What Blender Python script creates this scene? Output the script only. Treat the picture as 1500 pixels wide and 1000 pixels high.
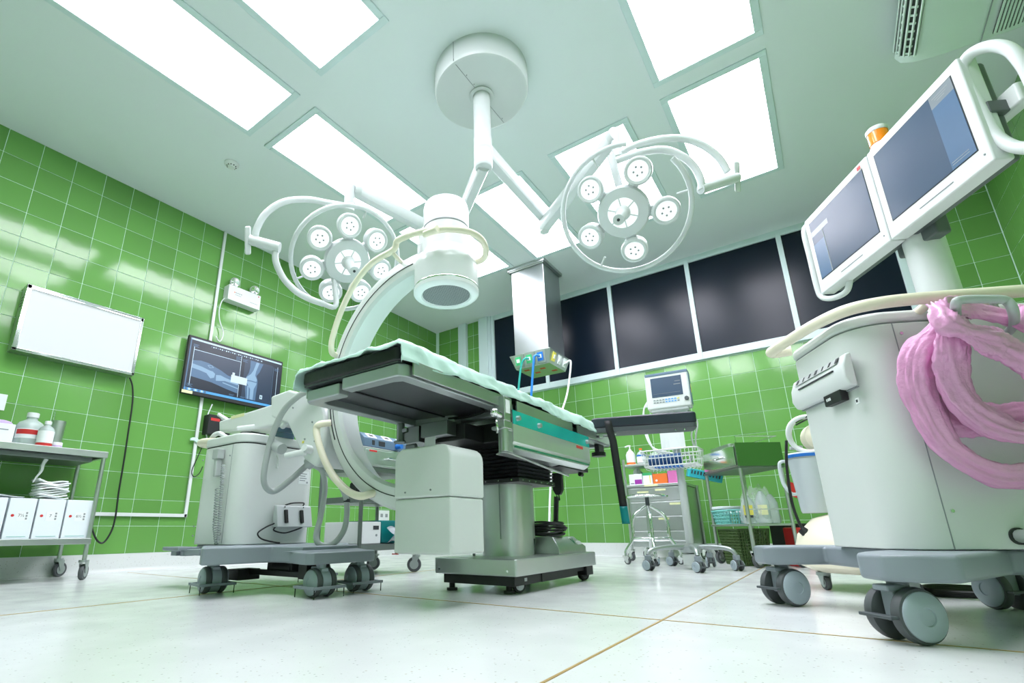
import bpy, math, random
from mathutils import Vector, Matrix, Euler, noise
random.seed(7)
S = bpy.context.scene
COL = S.collection
for o in list(bpy.data.objects): bpy.data.objects.remove(o)

# ---------------------------------------------------------------- camera
CZ = .268
FPX = 726.5455; PPX = 671.98; PPY = 561.26
YAW, PITCH, ROLL = -6.31790456e-01, 2.90040670e-01, -1.07281218e-02
fw = Vector((math.sin(YAW)*math.cos(PITCH), math.cos(YAW)*math.cos(PITCH), math.sin(PITCH)))
rt0 = Vector((math.cos(YAW), -math.sin(YAW), 0)); up0 = rt0.cross(fw)
rt = math.cos(ROLL)*rt0 + math.sin(ROLL)*up0
up = -math.sin(ROLL)*rt0 + math.cos(ROLL)*up0
cam = bpy.data.cameras.new('camera'); camo = bpy.data.objects.new('camera', cam); COL.objects.link(camo)
cam.sensor_fit = 'HORIZONTAL'; cam.sensor_width = 36; cam.lens = 36*FPX/1500
cam.shift_x = (750-PPX)/1500; cam.shift_y = (PPY-500)/1500
cam.clip_start = .02; cam.clip_end = 100
camo.matrix_world = Matrix(((rt.x, up.x, -fw.x, 0), (rt.y, up.y, -fw.y, 0), (rt.z, up.z, -fw.z, CZ), (0, 0, 0, 1)))
S.camera = camo

# ---------------------------------------------------------------- world / exposure (the room is lit by its own ceiling panels)
W = bpy.data.worlds.new('world'); S.world = W; W.use_nodes = True
W.node_tree.nodes['Background'].inputs[0].default_value = (.02, .025, .03, 1)
W.node_tree.nodes['Background'].inputs[1].default_value = .3
S.view_settings.view_transform = 'Standard'; S.view_settings.look = 'None'
S.view_settings.exposure = 0.3; S.view_settings.gamma = 1; S.view_settings.use_curve_mapping = False
PANEL = 13.5          # emission of the ceiling diffusers
LAMP = .6          # emission of the surgical LEDs

# ---------------------------------------------------------------- photo pixel -> room position (pixel only gives a direction)
def ray(px, py):
    return rt*((px-PPX)/FPX) - up*((py-PPY)/FPX) + fw
C0 = Vector((0, 0, CZ))
def F(px, py, z=0.): d = ray(px, py); return C0 + d*((z-CZ)/d.z)
def PX(px, py, x): d = ray(px, py); return C0 + d*(x/d.x)
def PY(px, py, y): d = ray(px, py); return C0 + d*(y/d.y)
def PD(px, py, dep): return C0 + ray(px, py)*dep
def PL(px, py, p, n):
    d = ray(px, py); p = Vector(p); n = Vector(n); return C0 + d*(n.dot(p-C0)/n.dot(d))

# ---------------------------------------------------------------- materials
MATS = {}
def mat(name, col, rough=.5, metal=0., spec=.5, var=.04, scale=8., bump=0., bscale=60., emis=None, estr=0., trans=0., alpha=1., coat=0., ior=1.45):
    m = bpy.data.materials.new(name); m.use_nodes = True; nt = m.node_tree; N = nt.nodes; L = nt.links
    b = N['Principled BSDF']; tc = N.new('ShaderNodeTexCoord')
    nz = N.new('ShaderNodeTexNoise'); nz.inputs['Scale'].default_value = scale; nz.inputs['Detail'].default_value = 3
    L.new(tc.outputs['Object'], nz.inputs['Vector'])
    mx = N.new('ShaderNodeMix'); mx.data_type = 'RGBA'
    c = Vector(col[:3])
    mx.inputs[6].default_value = (*(c*(1-var)), 1); mx.inputs[7].default_value = (*[min(1, v) for v in c*(1+var)], 1)
    L.new(nz.outputs['Fac'], mx.inputs[0]); L.new(mx.outputs[2], b.inputs['Base Color'])
    b.inputs['Roughness'].default_value = rough; b.inputs['Metallic'].default_value = metal
    b.inputs['Specular IOR Level'].default_value = spec; b.inputs['IOR'].default_value = ior
    b.inputs['Transmission Weight'].default_value = trans; b.inputs['Alpha'].default_value = alpha
    b.inputs['Coat Weight'].default_value = coat
    if emis: b.inputs['Emission Color'].default_value = (*emis, 1); b.inputs['Emission Strength'].default_value = estr
    if bump:
        n2 = N.new('ShaderNodeTexNoise'); n2.inputs['Scale'].default_value = bscale; L.new(tc.outputs['Object'], n2.inputs['Vector'])
        bp = N.new('ShaderNodeBump'); bp.inputs['Strength'].default_value = bump; bp.inputs['Distance'].default_value = .01
        L.new(n2.outputs['Fac'], bp.inputs['Height']); L.new(bp.outputs['Normal'], b.inputs['Normal'])
    MATS[name] = m
    return m
def brushed(name, col, rough=.3, sc=(1.5, 1.5, 1.5), amt=.02):
    m = mat(name, col, rough, 1., var=.06); nt = m.node_tree; N = nt.nodes; L = nt.links; b = N['Principled BSDF']
    tc = N.new('ShaderNodeTexCoord'); mp = N.new('ShaderNodeMapping'); mp.inputs['Scale'].default_value = sc
    nz = N.new('ShaderNodeTexNoise'); nz.inputs['Scale'].default_value = 3; nz.inputs['Detail'].default_value = 4
    L.new(tc.outputs['Object'], mp.inputs['Vector']); L.new(mp.outputs[0], nz.inputs['Vector'])
    r = N.new('ShaderNodeMapRange'); r.inputs['To Min'].default_value = rough-amt; r.inputs['To Max'].default_value = rough+amt
    L.new(nz.outputs['Fac'], r.inputs['Value']); L.new(r.outputs[0], b.inputs['Roughness'])
    return m
mat('white_plastic', (.70, .735, .73), .32, var=.02)
mat('cream', (.80, .76, .60), .38, var=.03)
mat('offwhite', (.66, .70, .68), .35, var=.02)
mat('arc_white', (.66, .70, .69), .28, var=.02)
mat('lamp_white', (.60, .64, .64), .28, var=.02)
mat('base_grey', (.25, .29, .32), .42, var=.05)
mat('dark_grey', (.07, .085, .09), .45, var=.08)
mat('wheel_grey', (.36, .43, .47), .4, var=.05)
mat('tyre', (.085, .095, .10), .55, var=.1)
mat('black', (.012, .013, .014), .45, var=.2)
mat('black_soft', (.014, .016, .018), .38, var=.25, bump=.15, bscale=25)
mat('navy_vinyl', (.02, .028, .04), .35, var=.25, bump=.12, bscale=18)
brushed('steel', (.56, .59, .585), .36)
brushed('steel_dark', (.24, .26, .265), .4)
brushed('pendant_steel', (.40, .43, .435), .32, (2, 2, 1.0), .04)
mat('chrome', (.8, .82, .82), .1, 1., var=.02)
mat('under_steel', (.055, .06, .066), .34, .35, var=.08)
mat('satin', (.72, .76, .75), .3, .75, var=.03)
mat('cast_grey', (.42, .46, .46), .35, .7, var=.05)
mat('hose_grey', (.42, .46, .45), .45, var=.03)
mat('coil_grey', (.34, .38, .38), .45)
mat('sheet_mint', (.60, .83, .76), .75, var=.05, bump=.25, bscale=22)
mat('teal_band', (.02, .50, .44), .2, .3, var=.1)
mat('green_paint', (.02, .20, .10), .4)
mat('red', (.55, .03, .03), .4)
mat('yellow', (.75, .68, .12), .5)
mat('label_yellow', (.72, .74, .42), .6)
mat('ink', (.03, .035, .04), .6)
mat('ink_grey', (.25, .28, .29), .6)
mat('ink_teal', (.25, .55, .5), .6)
mat('paper', (.80, .84, .84), .7, var=.03)
mat('carton_white', (.76, .82, .86), .55, var=.02)
mat('blue', (.02, .16, .55), .35)
mat('blue_cloth', (.015, .06, .16), .8, var=.2)
mat('cyan_plastic', (.03, .42, .48), .4)
mat('aqua_plastic', (.25, .68, .64), .35)
mat('teal_plastic', (.0, .20, .20), .4)
mat('teal_hose', (.02, .33, .28), .35)
mat('blue_hose', (.02, .20, .62), .35)
mat('white_hose', (.78, .82, .82), .4)
mat('green_basket', (.06, .11, .03), .5)
mat('green_panel', (.045, .15, .03), .35)
mat('orange', (.80, .18, .03), .5)
mat('purple', (.30, .03, .32), .5)
mat('pink_box', (.62, .16, .42), .5)
mat('green_box', (.05, .42, .16), .5)
mat('lilac', (.55, .42, .68), .6)
mat('esu_blue', (.11, .18, .26), .35)
mat('amber', (.85, .25, .01), .15, emis=(1, .3, .02), estr=.12, coat=.5)
mat('pale_plastic', (.52, .56, .56), .4)
mat('mount_grey', (.10, .12, .12), .4)
mat('grille_dark', (.03, .035, .035), .5)
mat('dark_glass', (.004, .010, .020), .27, spec=.3, var=.3, scale=2)
mat('ceiling_paint', (.725, .79, .805), .55, var=.012, scale=1.2)
mat('frame_paint', (.62, .74, .76), .35, var=.02)
mat('ac_paint', (.62, .74, .68), .4, var=.02)
mat('diffuse_led', (.5, .52, .53), .3, emis=(.95, 1, 1), estr=LAMP)
mat('viewer_panel', (.28, .30, .31), .4, emis=(.90, .98, 1), estr=.40)
mat('jar_plastic', (.72, .80, .83), .25, trans=.25, var=.02)
mat('clear_film', (.85, .93, .92), .22, var=.05, bump=.8, bscale=30, alpha=.28)
mat('clear_grey_film', (.45, .5, .53), .2, var=.25, bump=.9, bscale=30, alpha=.75)
mat('bottle_clear', (.75, .86, .84), .15, trans=.5, var=.02)
mat('pink_film', (.84, .40, .68), .33, trans=.1, var=.12, scale=6, bump=.35, bscale=70, coat=.2)
mat('screen_blue', (.045, .08, .135), .26, spec=.45, var=.35, scale=1.5)
mat('screen_panel', (.08, .15, .26), .26, spec=.45, var=.05)
mat('screen_band', (.22, .25, .28), .2)

# terrazzo
def terrazzo():
    m = mat('terrazzo', (.66, .69, .68), .16, var=.03, scale=1.3); nt = m.node_tree; N = nt.nodes; L = nt.links; b = N['Principled BSDF']
    tc = N.new('ShaderNodeTexCoord'); prev = b.inputs['Base Color'].links[0].from_socket
    for sc, th, col in ((70, .16, (.42, .44, .41)), (38, .10, (.50, .47, .40)), (120, .2, (.62, .66, .62))):
        v = N.new('ShaderNodeTexVoronoi'); v.inputs['Scale'].default_value = sc; L.new(tc.outputs['Object'], v.inputs['Vector'])
        lt = N.new('ShaderNodeMath'); lt.operation = 'LESS_THAN'; lt.inputs[1].default_value = th; L.new(v.outputs['Distance'], lt.inputs[0])
        sp = N.new('ShaderNodeSeparateColor'); L.new(v.outputs['Color'], sp.inputs[0])
        g = N.new('ShaderNodeMath'); g.operation = 'GREATER_THAN'; g.inputs[1].default_value = .62; L.new(sp.outputs[0], g.inputs[0])
        mu = N.new('ShaderNodeMath'); mu.operation = 'MULTIPLY'; L.new(lt.outputs[0], mu.inputs[0]); L.new(g.outputs[0], mu.inputs[1])
        mx = N.new('ShaderNodeMix'); mx.data_type = 'RGBA'; mx.inputs[7].default_value = (*col, 1)
        L.new(mu.outputs[0], mx.inputs[0]); L.new(prev, mx.inputs[6]); prev = mx.outputs[2]
    L.new(prev, b.inputs['Base Color'])
    nz = N.new('ShaderNodeTexNoise'); nz.inputs['Scale'].default_value = 6; L.new(tc.outputs['Object'], nz.inputs['Vector'])
    r = N.new('ShaderNodeMapRange'); r.inputs['To Min'].default_value = .1; r.inputs['To Max'].default_value = .3; L.new(nz.outputs['Fac'], r.inputs['Value']); L.new(r.outputs[0], b.inputs['Roughness'])
terrazzo()
def tilemat():
    m = mat('tile_green', (.135, .335, .08), .1, var=.1, scale=.9, spec=.5); N = m.node_tree.nodes; L = m.node_tree.links
    oi = N.new('ShaderNodeObjectInfo'); b = N['Principled BSDF']; src = b.inputs['Base Color'].links[0].from_socket
    mr = N.new('ShaderNodeMapRange'); mr.inputs['To Min'].default_value = .9; mr.inputs['To Max'].default_value = 1.1; L.new(oi.outputs['Random'], mr.inputs['Value'])
    h = N.new('ShaderNodeHueSaturation'); L.new(mr.outputs[0], h.inputs['Value']); L.new(src, h.inputs['Color']); L.new(h.outputs[0], b.inputs['Base Color'])
    nz = N.new('ShaderNodeTexNoise'); nz.inputs['Scale'].default_value = 7
    tc = N.new('ShaderNodeTexCoord'); L.new(tc.outputs['Object'], nz.inputs['Vector'])
    bp = N.new('ShaderNodeBump'); bp.inputs['Strength'].default_value = .035; bp.inputs['Distance'].default_value = .02; L.new(nz.outputs['Fac'], bp.inputs['Height']); L.new(bp.outputs[0], b.inputs['Normal'])
tilemat()
mat('grout', (.62, .82, .70), .7)
mat('brass', (.48, .33, .12), .4, .5, var=.2)
def panelmat():            # ceiling diffuser: milky acrylic with the fluorescent tubes showing through
    m = mat('diffuser', (.95, .97, .97), .45); N = m.node_tree.nodes; L = m.node_tree.links; b = N['Principled BSDF']
    tc = N.new('ShaderNodeTexCoord'); sp = N.new('ShaderNodeSeparateXYZ'); L.new(tc.outputs['Object'], sp.inputs[0])
    a = N.new('ShaderNodeMath'); a.operation = 'MULTIPLY'; a.inputs[1].default_value = 2*math.pi/.175; L.new(sp.outputs[0], a.inputs[0])
    c = N.new('ShaderNodeMath'); c.operation = 'COSINE'; L.new(a.outputs[0], c.inputs[0])
    r = N.new('ShaderNodeMapRange'); r.inputs['From Min'].default_value = -1; r.inputs['To Min'].default_value = PANEL*.72; r.inputs['To Max'].default_value = PANEL*1.12; L.new(c.outputs[0], r.inputs['Value'])
    b.inputs['Emission Color'].default_value = (.92, .90, 1, 1); L.new(r.outputs[0], b.inputs['Emission Strength'])
panelmat()
def glow(name, col, s):
    return mat(name, col, .3, emis=col, estr=s)
glow('tv_dark', (.002, .006, .014), 1.); glow('tv_grey', (.011, .022, .042), .8); glow('tv_soft', (.045, .09, .155), .7)
glow('tv_bone', (.13, .21, .30), .7); glow('tv_line', (.28, .37, .44), .8); glow('tv_bar', (.05, .2, .42), .8)
mat('tv_window', (.35, .42, .48), .4, emis=(.35, .45, .52), estr=.6)
glow('mon_glow', (.05, .06, .075), .5)

# ---------------------------------------------------------------- mesh builder
RM = {}
class MB:
    def __init__(s): s.v = []; s.f = []; s.M = Matrix()
    def at(s, M): s.M = M; return s
    def add(s, vs, fs):
        n = len(s.v); s.v += [s.M @ Vector(p) for p in vs]; s.f += [tuple(i+n for i in f) for f in fs]; return s
    def box(s, x0, x1, y0, y1, z0, z1):
        return s.add([(x0,y0,z0),(x1,y0,z0),(x1,y1,z0),(x0,y1,z0),(x0,y0,z1),(x1,y0,z1),(x1,y1,z1),(x0,y1,z1)],
                     [(3,2,1,0),(4,5,6,7),(0,1,5,4),(1,2,6,5),(2,3,7,6),(3,0,4,7)])
    def obox(s, c, ax, ay, az):
        c, ax, ay, az = map(Vector, (c, ax, ay, az))
        return s.add([c+i*ax+j*ay+k*az for k in (-1, 1) for i, j in ((-1,-1),(1,-1),(1,1),(-1,1))],
                     [(3,2,1,0),(4,5,6,7),(0,1,5,4),(1,2,6,5),(2,3,7,6),(3,0,4,7)])
    def prism(s, pts, a, b, axis='z'):
        n = len(pts)
        def P(p, t): return {'z': (p[0], p[1], t), 'y': (p[0], t, p[1]), 'x': (t, p[0], p[1])}[axis]
        return s.add([P(p, a) for p in pts]+[P(p, b) for p in pts],
                     [tuple(range(n))[::-1], tuple(range(n, 2*n))]+[(i, (i+1) % n, n+(i+1) % n, n+i) for i in range(n)])
    def cyl(s, p0, p1, r0, r1=None, n=24):
        p0, p1 = Vector(p0), Vector(p1); r1 = r0 if r1 is None else r1
        d = (p1-p0).normalized(); u = d.orthogonal().normalized(); w = d.cross(u)
        c = [(math.cos(2*math.pi*i/n), math.sin(2*math.pi*i/n)) for i in range(n)]
        return s.add([p0+(u*a+w*b)*r0 for a, b in c]+[p1+(u*a+w*b)*r1 for a, b in c],
                     [tuple(range(n))[::-1], tuple(range(n, 2*n))]+[(i, (i+1) % n, n+(i+1) % n, n+i) for i in range(n)])
    def lathe(s, prof, o=(0,0,0), ax=(0,0,1), n=32):
        o = Vector(o); d = Vector(ax).normalized(); u = d.orthogonal().normalized(); w = d.cross(u); m = len(prof)
        vs = [o+d*z+(u*math.cos(2*math.pi*i/n)+w*math.sin(2*math.pi*i/n))*max(r, 1e-5) for i in range(n) for r, z in prof]
        fs = [(i*m+j, ((i+1) % n)*m+j, ((i+1) % n)*m+j+1, i*m+j+1) for i in range(n) for j in range(m-1)]
        return s.add(vs, fs)
    def tube(s, pts, r, n=10, closed=False, smooth=6, r2=None):
        P = [Vector(p) for p in pts]
        if smooth > 1 and len(P) > 2:
            Q = []; m = len(P)
            for i in range(m if closed else m-1):
                a, b, c, d = (P[(i-1) % m], P[i], P[(i+1) % m], P[(i+2) % m]) if closed else (P[max(i-1, 0)], P[i], P[i+1], P[min(i+2, m-1)])
                for k in range(smooth):
                    t = k/smooth
                    Q.append(.5*((2*b)+(c-a)*t+(2*a-5*b+4*c-d)*t*t+(3*b-a-3*c+d)*t**3))
            if not closed: Q.append(P[-1])
            P = Q
        m = len(P); vs = []; fs = []
        T = [((P[(i+1) % m] if closed or i < m-1 else P[i])-(P[(i-1) % m] if closed or i > 0 else P[i])).normalized() for i in range(m)]
        u = T[0].orthogonal().normalized()
        for i in range(m):
            u = (u-T[i]*u.dot(T[i])); u = u.normalized() if u.length > 1e-6 else T[i].orthogonal().normalized(); w = T[i].cross(u)
            rr = r if r2 is None else r+(r2-r)*i/(m-1)
            vs += [P[i]+(u*math.cos(2*math.pi*k/n)+w*math.sin(2*math.pi*k/n))*rr for k in range(n)]
        for i in range(m if closed else m-1):
            for k in range(n): fs.append((i*n+k, i*n+(k+1) % n, ((i+1) % m)*n+(k+1) % n, ((i+1) % m)*n+k))
        if not closed: fs += [tuple(range(n))[::-1], tuple(range((m-1)*n, m*n))]
        return s.add(vs, fs)
    def grid(s, fn, nu, nv, thick=0.):
        vs = [Vector(fn(i/nu, j/nv)) for i in range(nu+1) for j in range(nv+1)]; k = nv+1
        fs = [(i*k+j, (i+1)*k+j, (i+1)*k+j+1, i*k+j+1) for i in range(nu) for j in range(nv)]
        return s.add(vs, fs)
    def ball(s, c, r, n=16, sc=(1,1,1)):
        c = Vector(c); m = n//2; vs = []; fs = []
        for j in range(m+1):
            t = math.pi*j/m
            for i in range(n): vs.append(c+Vector((sc[0]*math.sin(t)*math.cos(2*math.pi*i/n), sc[1]*math.sin(t)*math.sin(2*math.pi*i/n), sc[2]*math.cos(t)))*r)
        for j in range(m):
            for i in range(n): fs.append((j*n+i, (j+1)*n+i, (j+1)*n+(i+1) % n, j*n+(i+1) % n))
        return s.add(vs, fs)
    def build(s, name, m, parent=None, bevel=0., smooth=False, seg=2, solid=0., label=None, loc=None):
        me = bpy.data.meshes.new(name); o = bpy.data.objects.new(name, me); COL.objects.link(o)
        if parent is not None: o.parent = parent; RM[o.name] = RM[parent.name]
        else: RM[o.name] = Matrix.Translation(Vector(loc)) if loc is not None else Matrix()
        inv = RM[o.name].inverted()
        if parent is None: o.matrix_world = RM[o.name]
        me.from_pydata([tuple(inv @ p) for p in s.v], [], s.f); me.update()
        me.materials.append(MATS[m] if isinstance(m, str) else m)
        if smooth:
            for p in me.polygons: p.use_smooth = True
            if bevel == 0 and smooth != 2:
                try: me.set_sharp_from_angle(angle=math.radians(40))
                except Exception: pass
        if solid: d = o.modifiers.new('solid', 'SOLIDIFY'); d.thickness = solid; d.offset = 0
        if bevel:
            b = o.modifiers.new('bevel', 'BEVEL'); b.width = bevel; b.segments = seg; b.limit_method = 'ANGLE'; b.angle_limit = math.radians(40)
            for p in me.polygons: p.use_smooth = True
            b.harden_normals = True
        if label: o['label'] = label
        return o
def thing(name, label, cat, loc, rz=0., group=None):
    o = bpy.data.objects.new(name, None); COL.objects.link(o); o.empty_display_size = .1
    M = Matrix.Translation(Vector(loc)) @ Matrix.Rotation(rz, 4, 'Z'); o.matrix_world = M; RM[o.name] = M
    return tag(o, label, cat, group)
def tag(o, label, cat, group=None, kind=None):
    o['label'] = label; o['category'] = cat
    if group: o['group'] = group
    if kind: o['kind'] = kind
    return o
def struct(o, label=None):
    o['kind'] = 'structure'
    if label: o['label'] = label
    return o
def copy_tree(o, parent=None, M=None, label=None):
    c = o.copy(); COL.objects.link(c); c.parent = parent
    if M is not None: c.matrix_world = M; RM[c.name] = M
    if label: c['label'] = label
    for ch in list(o.children): copy_tree(ch, c)
    return c
def text(body, size, M, m, parent, name='lettering', extrude=.0006, align='CENTER'):
    cu = bpy.data.curves.new('t', 'FONT'); cu.body = body; cu.size = size; cu.align_x = align; cu.align_y = 'CENTER'; cu.extrude = extrude; cu.resolution_u = 3
    t = bpy.data.objects.new('t', cu); COL.objects.link(t); bpy.context.view_layer.update()
    me = bpy.data.meshes.new_from_object(t.evaluated_get(bpy.context.evaluated_depsgraph_get()))
    bpy.data.objects.remove(t); me.name = name
    me.transform(RM[parent.name].inverted() @ M)
    o = bpy.data.objects.new(name, me); COL.objects.link(o); o.parent = parent; RM[o.name] = RM[parent.name]
    me.materials.clear(); me.materials.append(MATS[m]); return o
def frameM(o, ex, ey):      # matrix with local x=ex, y=ey at o
    ex = Vector(ex).normalized(); ey = Vector(ey); ey = (ey-ex*ey.dot(ex)).normalized(); ez = ex.cross(ey)
    M = Matrix.Identity(4)
    for i in range(3): M[i][0] = ex[i]; M[i][1] = ey[i]; M[i][2] = ez[i]; M[i][3] = o[i]
    return M
def arc_pts(c, r, a0, a1, n, plane='xz', t=0.):
    out = []
    for i in range(n+1):
        a = math.radians(a0+(a1-a0)*i/n); u, v = c[0]+r*math.cos(a), c[1]+r*math.sin(a)
        out.append({'xz': (u, t, v), 'xy': (u, v, t), 'yz': (t, u, v)}[plane])
    return out
def rrect(x0, x1, y0, y1, r, n=5):
    out = []
    for cx, cy, a in ((x1-r, y1-r, 0), (x0+r, y1-r, 90), (x0+r, y0+r, 180), (x1-r, y0+r, 270)):
        for i in range(n+1):
            t = math.radians(a+90*i/n); out.append((cx+r*math.cos(t), cy+r*math.sin(t)))
    return out

# ---------------------------------------------------------------- the room
XL, XR, YB, YF, ZC = -4.376, 1.483, 5.421, -1.9, 3.134
TP, TH, TB = .2075, .2, .134     # tile pitch, row height, top of the terrazzo skirting
o = struct(MB().box(XL-.1, XR+.1, YF-.1, YB+.1, -.1, 0).build('floor', 'terrazzo'), 'pale terrazzo floor with brass divider strips')
fl = o
def strip(x0, x1, y0, y1): MB().box(x0, x1, y0, y1, -.004, .0012).build('divider_strip', 'brass', fl)
strip(-.4925, -.4855, YF, YB); strip(XL, XR, 1.713, 1.719); strip(-2.443, -2.437, YF, YB) 
struct(MB().box(XL-.1, XR+.1, YF-.1, YB+.1, ZC, ZC+.1).build('ceiling', 'ceiling_paint'), 'smooth pale mint painted ceiling')
wl = struct(MB().box(XL-.1, XL-.006, YF-.1, YB+.1, 0, ZC).build('wall_left', 'grout'), 'green tiled wall with the X-ray viewer and screen')
wb = struct(MB().box(XL-.1, XR+.1, YB+.006, YB+.1, 0, ZC).build('wall_back', 'grout'), 'green tiled wall under the dark windows')
wr = struct(MB().box(XR+.006, XR+.1, YF-.1, YB+.1, 0, ZC).build('wall_right', 'grout'), 'green tiled wall at the far right corner')
struct(MB().box(XL-.1, XR+.1, YF-.1, YF, 0, ZC).build('wall_front', 'tile_green'), 'plain wall behind the viewpoint')
def base_prof(): return [(0, 0), (.045, 0), (.02, .012), (.008, .04), (.004, .12), (.0, TB)]
for nm, ax in (('baseboard_left', 'l'), ('baseboard_back', 'b'), ('baseboard_right', 'r')):
    p = base_prof(); m = MB()
    if ax == 'l': m.prism([(XL-.006+a, z) for a, z in p][::-1], YF, YB, 'y')
    elif ax == 'r': m.prism([(XR+.006-a, z) for a, z in p], YF, YB, 'y')
    else: m.prism([(YB+.006-a, z) for a, z in p], XL, XR, 'x')
    struct(m.build(nm, 'terrazzo', smooth=True), 'coved terrazzo skirting')
# one glazed tile, shared by all: local x width, y height, z out of the wall
def tile_mesh():
    a, b, c = TP/2-.0019, TH/2-.0019, .0012
    vs = [(-a,-b,0),(a,-b,0),(a,b,0),(-a,b,0),(-a,-b,.0018),(a,-b,.0018),(a,b,.0018),(-a,b,.0018),(-a+c,-b+c,.0026),(a-c,-b+c,.0026),(a-c,b-c,.0026),(-a+c,b-c,.0026)]
    fs = [(8,9,10,11)]+[(4+i,4+(i+1)%4,8+(i+1)%4,8+i) for i in range(4)]+[(i,(i+1)%4,4+(i+1)%4,4+i) for i in range(4)]
    me = bpy.data.meshes.new('tile'); me.from_pydata(vs, [], fs); me.materials.append(MATS['tile_green']); me.update(); return me
TILE = tile_mesh()
def tiles(wall, cells, fr, keep=300):
    cells = sorted(cells, key=lambda c: (fr(c)[0]-C0).length); rest = MB()
    for i, c in enumerate(cells):
        p, ex = fr(c)
        M = frameM(p, ex, (0, 0, 1)) @ Euler((random.gauss(0, .0022), random.gauss(0, .0022), 0)).to_matrix().to_4x4()
        if i < keep:
            t = bpy.data.objects.new('tile', TILE); COL.objects.link(t); t.parent = wall; t.matrix_world = M
        else:
            rest.at(M).add([v.co for v in TILE.vertices], [tuple(q.vertices) for q in TILE.polygons])
    if rest.v: rest.build('tile_field', 'tile_green', wall)['kind'] = 'stuff'
Lc = [(i, j) for i in range(-4, 23) for j in range(15)]
tiles(wl, Lc, lambda c: (Vector((XL-.006, .6517+(c[0]+.5)*TP, TB+(c[1]+.5)*TH)), (0, 1, 0)))
WX0, WX1, WZ0, WZ1 = -3.37, .90, 1.945, 3.10
Bc = [(i, j) for i in range(0, 29) for j in range(15) if not (WX0-.12 < XR-(i+.5)*TP < WX1+.06 and j >= 9)]
Bc = [c for c in Bc if XR-(c[0]+.5)*TP > XL]
tiles(wb, Bc, lambda c: (Vector((XR-(c[0]+.5)*TP, YB+.006, TB+(c[1]+.5)*TH)), (-1, 0, 0)) if False else (Vector((XR-(c[0]+.5)*TP, YB+.006, TB+(c[1]+.5)*TH)), (1, 0, 0)))
Rc = [(i, j) for i in range(0, 24) for j in range(15)]
tiles(wr, Rc, lambda c: (Vector((XR+.006, YB-(c[0]+.5)*TP, TB+(c[1]+.5)*TH)), (0, -1, 0)))
# pilaster strips in the far corner, and the window band
for i, (a, b, d) in enumerate(((-3.935, -3.80, .05), (-3.575, -3.43, .06))):
    struct(MB().box(a, b, YB-d, YB+.006, TB, ZC).build('trim_%d' % (i+1), 'frame_paint', bevel=.004), 'pale grey vertical strip in the far left corner')
win = [(-3.34, -2.60), (-2.56, -1.735), (-1.69, -.865), (-.82, 0.0), (.045, .83)]
for i, (a, b) in enumerate(win):
    w = struct(MB().box(a-.022, b+.022, YB-.006, YB+.004, WZ0+.06, WZ1-.02).build('window_%d' % (i+1), 'dark_glass'), 'dark blacked-out window pane, number %d from the far left corner' % (i+1))
    # white frame pieces of this window
    m = MB().box(a-.045, a, YB-.03, YB, WZ0, WZ1)
    if i == 4: m.box(b, b+.07, YB-.03, YB, WZ0, WZ1)
    m.box(a, b, YB-.028, YB, WZ0, WZ0+.075); m.box(a, b, YB-.028, YB, WZ1-.035, WZ1)
    m.build('window_frame', 'frame_paint', w, bevel=.003)
struct(MB().box(-3.43, WX1, YB-.02, YB+.004, WZ1, ZC).build('trim_3', 'frame_paint'), 'pale band between windows and ceiling')
struct(MB().box(-3.43, -3.385, YB-.045, YB+.004, WZ0, ZC).build('trim_4', 'frame_paint', bevel=.004), 'outer window jamb')

# ---------------------------------------------------------------- ceiling lights
CL = [(-3.0, -2.478, .25, 1.49, 'long ceiling light panel over the X-ray viewer, at the upper left edge'),
      (-3.0, -2.478, 1.70, 2.92, 'ceiling light panel behind the left surgical lamp arm'),
      (-3.0, -2.478, 3.13, 4.36, 'ceiling light panel half hidden behind the image intensifier'),
      (-2.16, -1.636, .25, 1.48, 'ceiling light panel cut by the top edge, left of the lamp canopy'),
      (-2.13, -1.64, 3.14, 4.39, 'ceiling light panel behind the elbow of the lamp arms'),
      (-1.30, -.755, 3.11, 4.42, 'ceiling light panel behind the right surgical lamp head'),
      (-.434, .117, 1.68, 2.89, 'ceiling light panel cut by the top edge, right of the lamp canopy'),
      (-.434, .117, 3.10, 4.34, 'ceiling light panel with a loose frame nearest the dark windows'),
      (-1.30, -.755, .25, 1.48, 'ceiling light panel above the viewpoint, between its neighbours'),
      (-.434, .117, .25, 1.48, 'ceiling light panel above the viewpoint, on the right')]
for a, b, c, d, lab in CL:
    t = thing('ceiling_light', lab, 'ceiling light', ((a+b)/2, (c+d)/2, ZC), 0, 'recessed ceiling light panels')
    f = .045; m = MB()
    for q in ((a-f, b+f, c-f, c), (a-f, b+f, d, d+f), (a-f, a, c, d), (b, b+f, c, d)): m.box(q[0], q[1], q[2], q[3], ZC-.011, ZC-.0005)
    m.build('frame', 'frame_paint', t, bevel=.003)
    MB().box(a, b, c, d, ZC-.006, ZC-.0008).build('diffuser', 'diffuser', t)

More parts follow.
